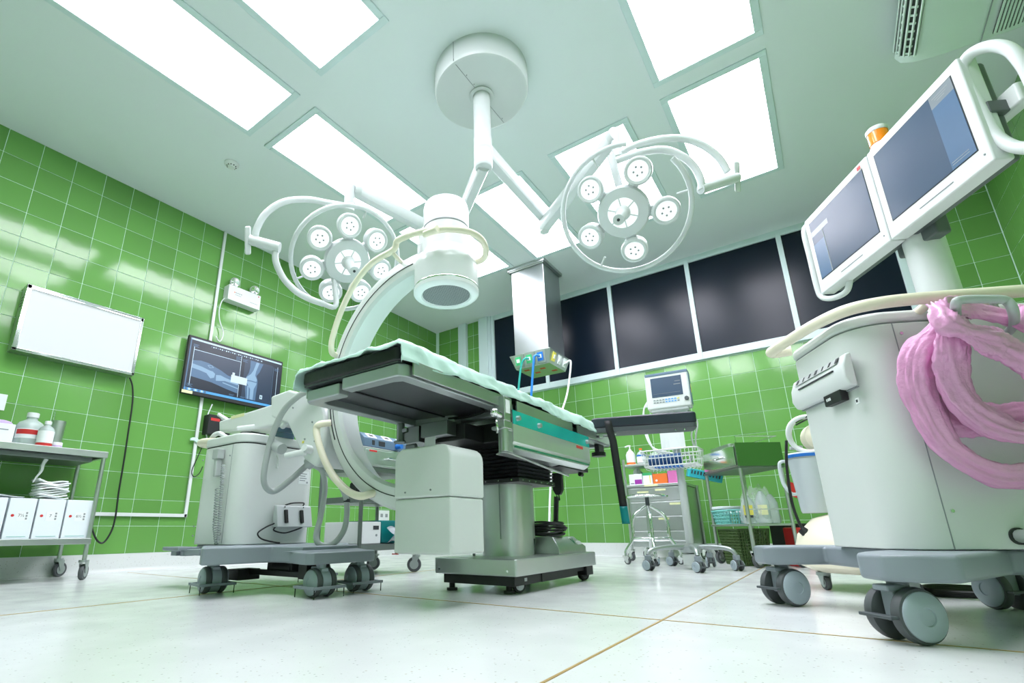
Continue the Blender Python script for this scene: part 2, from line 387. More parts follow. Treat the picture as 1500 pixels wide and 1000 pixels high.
# ---------------------------------------------------------------- shared caster makers
def basis(yaw): return Vector((math.cos(yaw), math.sin(yaw), 0)), Vector((-math.sin(yaw), math.cos(yaw), 0))
def twin_caster(root, x, y, yaw, r=.0625, w=.105, pusher=False, top=.15):
    ax, fwd = basis(yaw); c = Vector((x, y, r))
    k = MB().obox(c+Vector((0, 0, r*.35)), ax*(w*.17), fwd*(r*.55), Vector((0, 0, r*.62)))
    k.cyl((x, y, r*1.7), (x, y, top), .022, n=16); k.cyl(c-ax*(w*.48), c+ax*(w*.48), .012, n=12)
    k.obox(c+Vector((0, 0, r*.95))-fwd*r*.3, ax*(w*.2), fwd*(r*.5), Vector((0, 0, r*.12)))
    cs = k.build('caster', 'wheel_grey' if pusher else 'base_grey', root, bevel=.004)
    for s in (-1, 1):
        o0 = c+ax*s*w*.2; t = MB().lathe([(0, 0), (r*.86, 0), (r*.98, .004), (r, .010), (r, w*.26-.008), (r*.96, w*.26-.002), (r*.86, w*.26)], o0, ax*s, 36)
        wh = t.build('wheel', 'tyre', cs, smooth=True)
        MB().lathe([(r*.88, w*.22), (r*.87, w*.27+.002), (r*.80, w*.27+.006), (r*.33, w*.27+.008), (r*.31, w*.27+.005), (0, w*.27+.005)], o0, ax*s, 36).build('wheel_cover', 'wheel_grey', cs, smooth=True)
    if pusher:
        MB().cyl(c-ax*(w*.2), c+ax*(w*.2), r*.93, n=36).build('wheel_drum', 'wheel_grey', cs, smooth=True)
        b = MB()
        for s in (-1, 1): b.obox(c-fwd*s*(r+.012)+Vector((0, 0, -r*.3)), ax*(w*.80), fwd*.006, Vector((0, 0, .006)))
        b.obox(c-ax*(w*.72)+Vector((0, 0, -r*.3)), ax*.006, fwd*(r+.012), Vector((0, 0, .006))).obox(c+ax*(w*.72)+Vector((0, 0, -r*.3)), ax*.006, fwd*(r+.012), Vector((0, 0, .006)))
        b.build('cable_guard', 'base_grey', cs, bevel=.002)
        q = MB()
        for s in (-1, 1):
            for u in (-1, 1):
                p = c+ax*s*w*.72-fwd*u*(r+.012); q.cyl((p.x, p.y, .001), (p.x, p.y, r*.7), .0022, n=6)
        q.build('guard_pin', 'black', cs)['kind'] = 'stuff'
    else:
        MB().obox(c-fwd*(r+.006)+Vector((0, 0, -r*.05)), ax*(w*.42), fwd*.012, Vector((0, 0, .004))).build('brake_pedal', 'dark_grey', cs, bevel=.002)
    return cs
def plate_caster(root, x, y, yaw, r=.05, w=.022, top=.13, trail=.025, fork='chrome', tyre='tyre', hub='cast_grey'):
    ax, fwd = basis(yaw); c = Vector((x, y, r))+fwd*trail
    k = MB()
    for s in (-1, 1):
        q = ax*s*(w*.5+.004); k.add([c+q+Vector((0, 0, -.008))-fwd*.01, c+q+Vector((0, 0, -.008))+fwd*.01, Vector((x, y, top-.01))+q+fwd*.03, Vector((x, y, top-.01))+q-fwd*.02,
              c+q*1.2+Vector((0, 0, -.008))-fwd*.01, c+q*1.2+Vector((0, 0, -.008))+fwd*.01, Vector((x, y, top-.01))+q*1.2+fwd*.03, Vector((x, y, top-.01))+q*1.2-fwd*.02],
              [(0,1,2,3), (7,6,5,4), (0,4,5,1), (1,5,6,2), (2,6,7,3), (3,7,4,0)])
    k.cyl((x, y, top-.014), (x, y, top), .028, n=18); k.cyl(c-ax*(w*.8), c+ax*(w*.8), .006, n=10); k.cyl((x, y, top), (x, y, top+.02), .012, n=12)
    cs = k.build('caster', fork, root, smooth=True)
    MB().lathe([(0, -w/2), (r*.7, -w/2), (r*.72, -w/2+.002), (r*.93, -w/2), (r, -w*.25), (r, w*.25), (r*.93, w/2), (r*.72, w/2-.002), (r*.7, w/2), (0, w/2)], c, ax, 28).build('wheel', tyre, cs, smooth=True)
    MB().lathe([(0, -w/2-.002), (r*.62, -w/2-.002), (r*.62, w/2+.002), (0, w/2+.002)], c, ax, 24).build('wheel_hub', hub, cs, smooth=True)
    return cs
def screws(root, pts, n, r=.006, m='chrome'):
    q = MB()
    for p in pts: p = Vector(p); q.cyl(p-Vector(n)*.002, p+Vector(n)*.0025, r, r*.8, n=10)
    return q.build('screw', m, root, smooth=True)
def coil(p0, p1, R, turns, sag=0.):
    p0, p1 = Vector(p0), Vector(p1); d = (p1-p0); u = d.normalized().orthogonal().normalized(); w = d.normalized().cross(u); out = []
    n = turns*8
    for i in range(n+1):
        t = i/n; a = 2*math.pi*turns*t
        out.append(p0+d*t+(u*math.cos(a)+w*math.sin(a))*R+Vector((0, 0, -sag*4*t*(1-t))))
    return out

# ================================================================ mobile C-arm
ca = thing('mobile_x_ray_c_arm', 'white mobile C-arm X-ray unit with grey wheeled base straddling the operating table', 'x-ray machine', (-2.45, 1.62, 0))
CY = 1.6; CXc, CZc = -1.345, .925
base = MB().prism([(-2.62, 1.36), (-2.27, 1.175), (-2.23, 1.16), (-2.205, 1.185), (-2.15, 1.45), (-1.95, 1.47), (-1.95, 1.80), (-2.12, 1.83), (-2.3, 2.05), (-2.40, 2.08), (-2.62, 2.0), (-2.68, 1.95), (-2.68, 1.40)], .139, .211)
bs = base.build('base', 'base_grey', ca, bevel=.008, seg=3)
MB().prism([(-2.16, 1.50), (-1.90, 1.425), (-1.86, 1.42), (-1.832, 1.44), (-1.815, 1.75), (-1.83, 1.80), (-1.88, 1.82), (-2.12, 1.80)], .137, .187).build('front_leg', 'base_grey', ca, bevel=.007, seg=3)
MB().add([(-2.15,1.46,.187),(-1.88,1.45,.187),(-1.88,1.80,.187),(-2.15,1.80,.187),(-2.15,1.47,.212),(-1.96,1.47,.195),(-1.96,1.79,.195),(-2.15,1.79,.212)],[(4,5,6,7),(0,1,5,4),(1,2,6,5),(2,3,7,6),(3,0,4,7)]).build('leg_fairing', 'base_grey', ca)
MB().box(-2.9, -2.5, 1.47, 1.93, .16, .214).build('rear_base', 'base_grey', ca, bevel=.01)
for x, y, w in ((-2.45, 1.345, -1.75), (-1.885, 1.525, -1.65), (-1.905, 1.775, -1.75), (-2.45, 1.96, -1.6)): twin_caster(ca, x, y, w, r=.0605, pusher=True, top=.14)
m = MB().box(-2.44, -1.95, 1.50, 1.53, .075, .10).box(-2.5, -2.40, 1.44, 1.56, .05, .10).box(-2.0, -1.94, 1.49, 1.62, .07, .147).cyl((-2.25, 1.55, .11), (-2.1, 1.55, .11), .035)
m.box(-2.3, -2.24, 1.53, 1.62, .08, .147).box(-2.12, -2.09, 1.52, 1.6, .08, .147)
m.build('brake_linkage', 'black', ca, bevel=.003)
# steering pedal at the rear
MB().prism([(-2.98, 1.33), (-2.74, 1.30), (-2.72, 1.40), (-2.96, 1.43)], .185, .205).box(-2.9, -2.84, 1.34, 1.40, .16, .19).box(-2.8, -2.76, 1.34, 1.40, .16, .19).box(-2.76, -2.6, 1.34, 1.40, .165, .195).build('foot_pedal', 'base_grey', ca, bevel=.004)
bx0, bx1, by0, by1 = -2.95, -2.5, 1.45, 1.945
def body_outline(i=0.):
    return rrect(bx0+i, bx1-i, by0+i, by1-i, .085-i, 7)
bd = MB().prism(body_outline(), .214, .742).build('body', 'offwhite', ca, bevel=.004)
MB().prism(body_outline(.002), .742, .748).build('seam', 'grille_dark', bd)
tp = MB().prism(body_outline(-.003), .748, .80).build('top_cover', 'offwhite', ca, bevel=.012, seg=3)
screws(ca, [(-2.91, by0-.001, .68), (-2.91, by0-.001, .26), (-2.62, by0-.001, .68), (-2.62, by0-.001, .27), (-2.91, by0-.001, .31)], (0, -1, 0), .005, 'ink_grey')
MB().box(-2.602, -2.6, by0-.0015, by0+.002, .22, .742).build('panel_seam', 'ink_grey', bd)
# data plate, hook and small prints on the front panel
p = PX(445, 700, bx1+.001)
MB().box(bx1-.001, bx1+.0012, p.y-.035, p.y+.035, p.z-.035, p.z+.04).build('data_plate', 'paper', bd)
q = MB()
for k in range(4): q.box(bx1, bx1+.0018, p.y-.028, p.y+.02-.01*(k % 2), p.z+.022-k*.013, p.z+.026-k*.013)
q.box(bx1, bx1+.0018, p.y+.02, p.y+.03, p.z-.03, p.z-.02).build('plate_print', 'ink_grey', bd)
p = PX(405, 680, bx1); MB().tube([(bx1, p.y, p.z+.05), (bx1+.012, p.y, p.z+.03), (bx1+.015, p.y, p.z-.015), (bx1+.022, p.y-.012, p.z-.02), (bx1+.024, p.y-.014, p.z)], .005).build('hook', 'offwhite', ca, smooth=True)
# rear handle rail and white grab handle on top
MB().tube([(-2.9, 1.5, .80), (-2.99, 1.47, .80), (-3.03, 1.50, .79), (-3.04, 1.7, .79), (-3.03, 1.88, .79), (-2.99, 1.92, .80), (-2.9, 1.9, .80)], .019, 12).build('push_handle', 'cream', ca, smooth=True)
MB().tube([(-2.96, 1.50, .802), (-2.92, 1.5, .835), (-2.86, 1.5, .84), (-2.80, 1.5, .815), (-2.76, 1.5, .80)], .014, 10).build('brake_lever', 'white_plastic', ca, smooth=True)
# lift column and swinging beam
MB().lathe([(0, .80), (.062, .80), (.062, .83), (.05, .835), (.05, .90), (0, .90)], (-2.56, 1.73, 0)).build('lift_column', 'esu_blue', ca, smooth=True)
bm = MB().prism([(-3.12, .90), (-2.75, .868), (-2.42, .862), (-2.30, .90), (-2.22, .965), (-2.30, 1.005), (-2.45, 1.0), (-3.14, .975)], 1.63, 1.82, 'y').build('swing_beam', 'arc_white', ca, bevel=.014, seg=3)
MB().box(-2.95, -2.82, 1.68, 1.78, .868, .884).build('vent', 'grille_dark', bm)
MB().box(-2.99, -2.84, 1.6285, 1.63, .965, .985).build('warning_label', 'label_yellow', bm)
for a, b in (((-3.1, 1.70, .965), (-3.2, 1.66, 1.03)), ((-2.72, 1.64, .885), (-2.80, 1.58, .875)), ((-2.42, 1.64, .94), (-2.33, 1.56, .945)), ((-2.44, 1.64, .85), (-2.36, 1.6, .845))):
    MB().cyl(a, b, .016, .013, 12).ball(b, .0135, 12).build('lock_lever', 'white_plastic', bm, smooth=True)
# flip bracket that carries the C
br = MB().prism([(-2.42, 1.0), (-2.26, 1.01), (-2.10, .955), (-1.96, .87), (-1.92, .76), (-1.925, .65), (-1.98, .57), (-2.08, .62), (-2.24, .82), (-2.4, .88)], 1.53, 1.73, 'y').build('c_bracket', 'arc_white', ca, bevel=.014, seg=3)
screws(br, [(-2.2, 1.528, .90), (-2.03, 1.528, .80), (-2.0, 1.528, .70), (-2.08, 1.528, .72)], (0, -1, 0), .005, 'ink_grey')
MB().box(-2.10, -2.085, 1.5285, 1.531, .70, .712).build('yellow_dot', 'yellow', br)
for a, b, r in (((-2.06, 1.53, .655), (-2.17, 1.49, .64), .018), ((-2.03, 1.53, .66), (-2.02, 1.485, .665), .022)):
    MB().cyl(a, b, r, r*.8, 14).build('lock_knob', 'white_plastic', br, smooth=True)
MB().cyl((-2.3, 1.5, .71), (-2.22, 1.5, .68), .028, n=16).build('pivot_sleeve', 'hose_grey', br, smooth=True)
# the C itself: section swept round an arc (front face, raised rail edge, tapered inner face)
def c_section(sec, a0, a1, n=64):
    M_ = MB(); k = len(sec); vs = []; fs = []
    for i in range(n+1):
        a = math.radians(a0+(a1-a0)*i/n)
        for r, y in sec: vs.append((CXc+r*math.cos(a), y, CZc+r*math.sin(a)))
    for i in range(n):
        for j in range(k): fs.append((i*k+j, i*k+(j+1) % k, (i+1)*k+(j+1) % k, (i+1)*k+j))
    fs += [tuple(range(k)), tuple(range(n*k, (n+1)*k))[::-1]]
    return M_.add(vs, fs)
arc = c_section([(.478, 1.53), (.492, 1.517), (.560, 1.517), (.578, 1.53), (.584, 1.55), (.584, 1.66), (.572, 1.685), (.545, 1.692), (.536, 1.68)], 84, 268).build('c_arc', 'arc_white', ca, smooth=True)
c_section([(.523, 1.5155), (.527, 1.5155), (.527, 1.519), (.523, 1.519)], 92, 266).build('cable_groove', 'ink', arc)
c_section([(.541, 1.5150), (.547, 1.5150), (.547, 1.519), (.541, 1.519)], 176, 206).build('scale_groove', 'ink', arc)
c_section([(.54, 1.514), (.575, 1.514), (.575, 1.52), (.54, 1.52)], 166, 170).build('arc_stop', 'arc_white', arc)
# cream hand rails on the arc
def on_arc(r, a, y): return (CXc+r*math.cos(math.radians(a)), y, CZc+r*math.sin(math.radians(a)))
MB().tube([on_arc(.55, 196, 1.52), on_arc(.585, 196, 1.48), on_arc(.607, 198, 1.475), on_arc(.608, 206, 1.475), on_arc(.604, 216, 1.475), on_arc(.598, 226, 1.475), on_arc(.588, 236, 1.475), on_arc(.572, 243, 1.478), on_arc(.55, 246, 1.5), on_arc(.545, 246, 1.52)], .0165, 14, smooth=8).build('hand_rail', 'cream', ca, smooth=True)
IIx, IIy = -1.235, 1.6
ring = [PY(492, 520, 1.52), PY(486, 515, 1.47), PY(487, 495, 1.46), PY(500, 455, 1.46), PY(520, 415, 1.46), PY(545, 385, 1.46), PY(572, 369, 1.46), PY(579, 362, 1.46), PY(583, 352, 1.45), PY(605, 343, 1.43), PY(640, 335, 1.42)]
zr = ring[-1].z
ring += [(IIx+.02, 1.425, zr+.005), (IIx+.10, 1.45, zr+.01), (IIx+.17, 1.52, zr+.01), (IIx+.19, 1.60, zr+.008), (IIx+.16, 1.69, zr), (IIx+.10, 1.74, zr-.004), (IIx, 1.72, zr-.004)]
MB().tube(ring, .0145, 14, smooth=8).build('hand_rail', 'cream', ca, smooth=True)
q = PY(585, 378, 1.50); MB().tube([PY(574, 368, 1.46), PY(582, 378, 1.49), PY(590, 385, 1.54)], .010, 10).build('rail_bracket', 'cream', ca, smooth=True)
# image intensifier
ii = MB().lathe([(0, 1.755), (.085, 1.755), (.100, 1.745), (.106, 1.72), (.106, 1.50), (.110, 1.47), (.128, 1.448), (.140, 1.43), (.144, 1.40), (.144, 1.302)], (IIx, IIy, 0), n=48).build('image_intensifier', 'arc_white', ca, smooth=True)
MB().lathe([(.1455, 1.305), (.1455, 1.286), (.140, 1.280), (.112, 1.276), (.106, 1.283)], (IIx, IIy, 0), n=48).build('rim', 'white_plastic', ii, smooth=True)
MB().lathe([(.1447, 1.312), (.1462, 1.310), (.1462, 1.305), (.1447, 1.303)], (IIx, IIy, 0), n=48).build('rim_clip', 'chrome', ii, smooth=True)
MB().cyl((IIx, IIy, 1.284), (IIx, IIy, 1.30), .108, n=48).build('grid_face', 'dark_grey', ii, smooth=True)
g = MB()
for s in (-1, 1):
    for k in range(-13, 14):
        d = k*.0078; h = math.sqrt(max(.105**2-d*d, 1e-6)); a = math.radians(90+s*28); u = Vector((math.cos(a), math.sin(a), 0)); w = Vector((-u.y, u.x, 0))
        g.obox(Vector((IIx, IIy, 1.283))+w*d, u*h, w*.0009, Vector((0, 0, .0009)))
gg = g.build('grid_wire', 'coil_grey', ii)
gg['kind'] = 'stuff'
MB().lathe([(.1065, 1.618), (.1072, 1.616), (.1072, 1.612), (.1065, 1.61)], (IIx, IIy, 0), n=48).build('joint_line', 'ink_grey', ii)
# neck joining intensifier and arc
MB().prism([(-1.34, 1.40), (-1.345, 1.53), (-1.36, 1.62), (-1.30, 1.66), (-1.18, 1.69), (-1.15, 1.40)], 1.53, 1.69, 'y').build('intensifier_neck', 'arc_white', ca, bevel=.02, seg=4)
MB().cyl((-1.335, 1.527, 1.49), (-1.335, 1.527, 1.545), .009, n=12).build('release_handle', 'white_plastic', ii, smooth=True)
# X-ray tube housing
tx0, tx1, ty0, ty1 = -1.425, -1.14, 1.5, 1.72
prof = rrect(ty0, ty1, .19, .592, .05, 6)
def housing(z0, z1, e):
    pts = [(tx0-e, z0), (tx1+e, z0)]
    if z1 > .5:
        pts += [(tx1+e-(.052-.052*math.cos(math.radians(a))), z1-.052+.052*math.sin(math.radians(a))) for a in range(0, 91, 15)]
        pts += [(tx0-e+.052-.052*math.sin(math.radians(a)), z1-.052+.052*math.cos(math.radians(a))) for a in range(0, 91, 15)]
    else: pts += [(tx1+e, z1), (tx0-e, z1)]
    return MB().prism(pts, ty0-e, ty1+e, 'y')
th = housing(.395, .595, .003).build('tube_housing', 'offwhite', ca, bevel=.01, seg=3)
housing(.186, .394, 0).build('lower_cover', 'offwhite', th, bevel=.01, seg=3)
screws(th, [(-1.365, ty0-.004, .418), (-1.235, ty0-.004, .422)], (0, -1, 0), .004, 'ink_grey')
MB().box(tx0-.004, tx0+.02, ty0-.003, ty0+.01, .184, .188).build('red_mark', 'red', th)
# hoses
MB().tube([(-1.95, 1.52, .93), PX(455, 573, -2.03), PX(437, 580, -2.1), PX(415, 602, -2.2), PX(398, 640, -2.28), PX(387, 690, -2.32), PX(389, 712, -2.33), PX(402, 719, -2.33), PX(425, 703, -2.28), PX(445, 685, -2.25), PX(453, 678, -2.22)], .0155, 14, smooth=8).build('power_hose', 'hose_grey', ca, smooth=True)
a, b = PX(450, 680, -2.225), PX(463, 673, -2.18)
MB().cyl(a, b, .03, .036, 18).cyl(b, Vector(b)+(Vector(b)-Vector(a))*.8, .042, .042, 18).build('hose_socket', 'hose_grey', ca, smooth=True)
MB().tube([PX(461, 682, -2.12), PX(472, 690, -2.1), PX(476, 715, -2.08), PX(470, 755, -2.06), PX(463, 785, -2.05), PX(470, 798, -2.03), PX(488, 796, -2.0), PX(503, 778, -1.98), PX(508, 755, -1.97), PX(507, 730, -1.97), PX(499, 712, -1.97), PX(488, 700, -1.98), PX(478, 690, -2.0)], .014, 14, smooth=8).build('loop_hose', 'hose_grey', ca, smooth=True)
c = PX(508, 733, -1.97); MB().cyl(c+Vector((0, 0, -.008)), c+Vector((0, 0, .008)), .0165, n=14).build('hose_band', 'ink', ca, smooth=True)
# handset with coiled cord on the side panel
hy = by0-.025
a, b = PY(320, 665, hy), PY(317, 698, hy)
hs = MB().obox((a+b)/2, Vector((.016, 0, 0)), Vector((0, .016, 0)), (a-b)/2).obox(a, Vector((.03, 0, 0)), Vector((0, .02, 0)), Vector((0, 0, .028))).build('exposure_handset', 'hose_grey', ca, bevel=.006)
MB().tube(coil(PY(327, 680, hy), PY(319, 793, hy), .0085, 34)+coil(PY(317, 797, hy), PY(314, 770, hy), .0085, 8)+coil(PY(314, 770, hy), PY(318, 715, hy), .0085, 14), .0028, 5, smooth=1).build('coiled_cord', 'coil_grey', hs, smooth=True)
# two-pedal foot switch hung on the front panel
fx = bx1+.012
pts = [PX(401, 741, fx), PX(452, 744, fx), PX(446, 783, fx), PX(391, 782, fx)]
y0_, y1_ = pts[0].y, pts[1].y
fsb = MB().prism([(fx, .30), (fx+.05, .30), (fx+.025, .415), (fx, .42)], y0_, y1_, 'y').build('foot_switch', 'pale_plastic', ca, bevel=.006)
for t in (.24, .68):
    yy = y0_+(y1_-y0_)*t; MB().obox((fx+.042, yy, .358), (0, .010, 0), Vector((-.011, 0, .05)).normalized()*.036, Vector((.05, 0, .011)).normalized()*.007).build('pedal', 'black', fsb, bevel=.003)
screws(fsb, [(fx+.03, y0_+.05, .408), (fx+.03, y1_-.06, .408)], (1, 0, .2), .005)
MB().tube([(fx+.02, y0_, .32), (fx+.02, y0_-.05, .30), (fx+.015, y0_-.09, .27), (fx+.012, y0_-.06, .24), (fx+.012, y0_+.02, .222), (fx+.012, y0_+.05, .218)], .004, 8).build('cord', 'black', fsb, smooth=True)
MB().tube([(fx+.02, y0_+.02, .31), (fx+.02, y0_, .285), (fx+.03, y0_+.06, .27), (fx+.03, y0_+.13, .285), (fx+.02, y1_-.05, .30)], .004, 8).build('cord', 'black', fsb, smooth=True)
MB().tube([(fx, y1_-.04, .42), (fx+.015, y1_-.05, .435), (fx+.012, y1_-.12, .432), (fx, y1_-.16, .42)], .004, 8).build('cord', 'black', fsb, smooth=True)

# ================================================================ operating table
ot = thing('operating_table', 'stainless operating table on a steel pillar with black bellows', 'operating table', (-1.37, 2.35, 0))
tb = MB().prism(rrect(-1.60, -1.145, 1.97, 2.87, .012, 3), .078, .150).build('base_cover', 'steel', ot, bevel=.006)
MB().box(-1.565, -1.175, 2.0, 2.5, .036, .078).box(-1.565, -1.175, 2.5, 2.84, .055, .078).box(-1.26, -1.17, 2.25, 2.66, .036, .078).box(-1.30, -1.16, 2.76, 2.85, .03, .078).build('base_frame', 'black', ot, bevel=.003)
screws(tb, [(-1.565, 1.968, .10), (-1.19, 1.968, .10)], (0, -1, 0), .006)
for x, y in ((-1.545, 2.04), (-1.5, 2.7), (-1.24, 2.06)): MB().cyl((x, y, 0), (x, y, .012), .026, n=20).cyl((x, y, .01), (x, y, .04), .014, n=14).build('levelling_foot', 'black', ot, smooth=True)
plate_caster(ot, -1.20, 2.10, 2.6, .032, .02, .065, .012, 'cast_grey', 'black', 'cast_grey'); plate_caster(ot, -1.20, 2.80, 2.6, .030, .03, .06, .0, 'black', 'black', 'dark_grey')
# sloping housing with the maker's mark
hx0, hx1, hyy0, hyy1 = -1.53, -1.18, 2.47, 2.82
hz0, hz1 = .15, .235
m = MB().add([(hx0,hyy0,hz0),(hx1,hyy0,hz0),(hx1,hyy1,hz0),(hx0,hyy1,hz0),(hx0,hyy0,hz0+.03),(hx1,hyy0,hz0+.03),(hx1,hyy1,hz0+.03),(hx0,hyy1,hz0+.03),(hx0+.03,hyy0+.025,hz1),(hx1-.045,hyy0+.025,hz1),(hx1-.045,hyy1-.06,hz1),(hx0+.03,hyy1-.06,hz1)],
    [(3,2,1,0)]+[(i,(i+1)%4,4+(i+1)%4,4+i) for i in range(4)]+[(4+i,4+(i+1)%4,8+(i+1)%4,8+i) for i in range(4)]+[(8,9,10,11)])
hb = m.build('power_housing', 'steel', ot, bevel=.003)
nrm = Vector((.055, 0, .045)).normalized(); Mx = frameM(Vector((hx1-.0215, 2.735, .2085)), (0, 1, 0), Vector((-.045, 0, .055)))
text('V', .062, Mx @ Matrix.Translation((-.035, 0, .001)), 'green_paint', hb); 
q = MB().at(Mx)
for k in range(3): q.tube([(.004+k*.02+.0085*math.cos(t), -.010+.012*math.sin(t), .001) for t in [i*math.pi/4 for i in range(8)]], .0016, 5, closed=True, smooth=2)
q.obox((-.05, .024, .001), (.012, 0, 0), (0, .004, 0), (0, 0, .0005)).build('maker_mark', 'paper', hb)
a = Vector((hx0+.16, hyy0+.008, .195)); MB().obox(a, (.05, 0, 0), Vector((0, .012, .03)), (0, -.004, .002)).build('power_inlet', 'steel_dark', hb, bevel=.002)
pc = MB()
for k in range(6):
    r_ = .10+.012*random.random(); zz = .247+.012*k; cx, cy = -1.38+.03*random.random(), 2.58+.03*random.random()
    pc.tube([(cx+r_*1.5*math.cos(t), cy+r_*.9*math.sin(t), zz+.006*math.sin(3*t+k)) for t in [i*math.pi/6 for i in range(12)]], .0055, 8, closed=True, smooth=4)
pc.tube([(-1.36, 2.44, .20), (-1.37, 2.42, .215), (-1.40, 2.46, .25), (-1.42, 2.5, .26)], .008, 8).obox((-1.355, 2.455, .196), (.03, 0, 0), (0, .022, .0), (0, 0, .014))
tag(pc.build('power_cord', 'black', None, smooth=True, loc=(-1.38, 2.58, .24)), 'black power cord coiled on the operating table base', 'cord')
# pillar
m = MB(); prof = [(.122*math.copysign(abs(math.cos(t))**.7, math.cos(t)), .14*math.copysign(abs(math.sin(t))**.7, math.sin(t))) for t in [i*2*math.pi/48 for i in range(48)]]
px_, py_ = -1.385, 2.31
pl = MB().prism([(px_+a, py_+b) for a, b in prof], .23, .50).build('pillar', 'steel', ot, smooth=True)
MB().prism([(px_+a*.94, py_+b*.94) for a, b in prof], .15, .232).build('pillar_sleeve', 'steel', ot, smooth=True)
MB().box(px_-.125, px_-.118, py_-.144, py_-.13, .15, .5).box(px_+.04, px_+.043, py_-.1425, py_-.135, .23, .5).build('pillar_seam', 'steel_dark', pl)
m = MB(); n = 9
for k in range(n):
    z = .515+k*.0185; e = .0 if k % 2 else 0
    a, b = .185, .19
    m.add([(px_-a,py_-b,z),(px_+a,py_-b,z),(px_+a,py_+b,z),(px_-a,py_+b,z),(px_-a+.016,py_-b+.016,z+.0092),(px_+a-.016,py_-b+.016,z+.0092),(px_+a-.016,py_+b-.016,z+.0092),(px_-a+.016,py_+b-.016,z+.0092)], [(i,(i+1)%4,4+(i+1)%4,4+i) for i in range(4)])
    m.add([(px_-a,py_-b,z+.0185),(px_+a,py_-b,z+.0185),(px_+a,py_+b,z+.0185),(px_-a,py_+b,z+.0185),(px_-a+.016,py_-b+.016,z+.0092),(px_+a-.016,py_-b+.016,z+.0092),(px_+a-.016,py_+b-.016,z+.0092),(px_-a+.016,py_+b-.016,z+.0092)], [(4+i,4+(i+1)%4,(i+1)%4,i) for i in range(4)])
bl = m.build('bellows', 'black_soft', ot)
MB().box(px_-.19, px_+.19, py_-.195, py_+.195, .495, .515).build('bellows_flange', 'black', bl, bevel=.002)
screws(bl, [(px_+.192, py_-.16+.064*k, .505) for k in range(6)], (1, 0, 0), .004); screws(bl, [(px_-.15+.075*k, py_-.197, .505) for k in range(5)], (0, -1, 0), .004)
# saddle above the bellows
MB().box(-1.56, -1.20, 2.02, 2.62, .68, .775).box(-1.66, -1.58, 1.92, 2.3, .70, .79).box(-1.50, -1.33, 1.86, 2.05, .68, .76).build('saddle', 'black', ot, bevel=.006)
MB().box(-1.66, -1.56, 1.80, 1.93, .685, .765).box(-1.54, -1.38, 1.79, 1.87, .70, .768).cyl((-1.68, 1.80, .70), (-1.68, 1.80, .79), .02).cyl((-1.68, 1.80, .69), (-1.68, 1.80, .70), .034).box(-1.69, -1.63, 1.79, 1.82, .74, .76).cyl((-1.61, 1.77, .66), (-1.55, 1.77, .66), .012).build('hinge_block', 'steel_dark', ot, bevel=.003)
MB().add([(-1.52,1.80,.72),(-1.46,1.80,.72),(-1.46,1.80,.61),(-1.53,1.80,.60),(-1.52,1.804,.72),(-1.46,1.804,.72),(-1.46,1.804,.61),(-1.53,1.804,.60)], [(0,1,2,3),(7,6,5,4),(0,4,5,1),(1,5,6,2),(2,6,7,3),(3,7,4,0)]).build('label_tag', 'paper', ot)
# table top sections: cast frames, under-plates, rails
TX0, TX1, TY0, TY1 = -1.715, -1.145, 1.235, 3.28
zt = .80
def section(y0, y1, name, nose):
    f = MB(); w = .055
    if nose:      # head/leg section split in two plates with chamfered cast frames
        xm = -1.49
        f.prism([(TX0, y0+.03), (TX0+.03, y0), (xm, y0), (xm, y0+w), (TX0+w+.02, y0+w+.0), (TX0+w, y0+w+.03), (TX0+w, y1), (TX0, y1)], zt-.012, zt+.038)
        f.prism([(xm+.03, y0-.012), (TX1-.02, y0-.012), (TX1, y0+.02), (TX1, y1), (TX1-w, y1), (TX1-w, y0+w), (TX1-w-.03, y0+w-.012), (xm+.03, y0+w-.012)], zt-.002, zt+.048)
        f.prism([(TX0, y1-.10), (TX0+.28, y1-.06), (TX0+.28, y1), (TX0, y1)], zt-.03, zt+.03)
    else:
        for a in ((TX0, TX0+w, y0, y1), (TX1-w, TX1, y0, y1), (TX0, TX1, y0, y0+w), (TX0, TX1, y1-w, y1)): f.box(a[0], a[1], a[2], a[3], zt, zt+.045)
    fr = f.build(name, 'cast_grey', ot, bevel=.007, seg=3)
    q = MB(); q.box(TX0+.03, TX1-.03, y0+.03, y1-.01, zt+.02, zt+.04)
    q.build('under_plate', 'under_steel', fr)
    return fr
section(TY0, 1.98, 'leg_section', True); section(1.99, 2.66, 'seat_section', False); section(2.67, TY1, 'head_section', False)
MB().box(-1.497, -1.487, TY0+.05, 1.98, zt+.014, zt+.024).build('plate_gap', 'black', ot)
MB().tube([(-1.47, 1.92, zt+.006), (-1.36, 1.93, zt+.004), (-1.25, 1.90, zt+.006), (-1.22, 1.84, zt+.012)], .007, 8).build('cable', 'black', ot, smooth=True)
for y0, y1 in ((TY0+.03, 1.95), (2.0, 2.63), (2.70, 3.24)):
    MB().box(TX1+.012, TX1+.022, y0, y1, zt+.004, zt+.058).build('side_rail', 'steel', ot, bevel=.002)
    MB().box(TX0-.022, TX0-.012, y0, y1, zt+.018, zt+.054).build('side_rail', 'steel', ot, bevel=.002)
    q = MB()
    for yy in (y0+.08, y1-.08): q.cyl((TX1-.01, yy, zt+.036), (TX1+.014, yy, zt+.036), .009, n=10).cyl((TX0+.01, yy, zt+.036), (TX0-.014, yy, zt+.036), .009, n=10)
    q.build('rail_spacer', 'cast_grey', ot)
MB().box(TX1-.04, TX1-.01, 3.1, 3.19, zt-.05, zt).cyl((TX1-.03, 3.14, zt-.075), (TX1-.03, 3.14, zt-.05), .045).build('locking_knob', 'black', ot, bevel=.002)
MB().box(TX0+.02, TX1-.02, TY0-.01, TY1-.01, zt+.05, zt+.056).build('top_plate', 'dark_grey', ot)
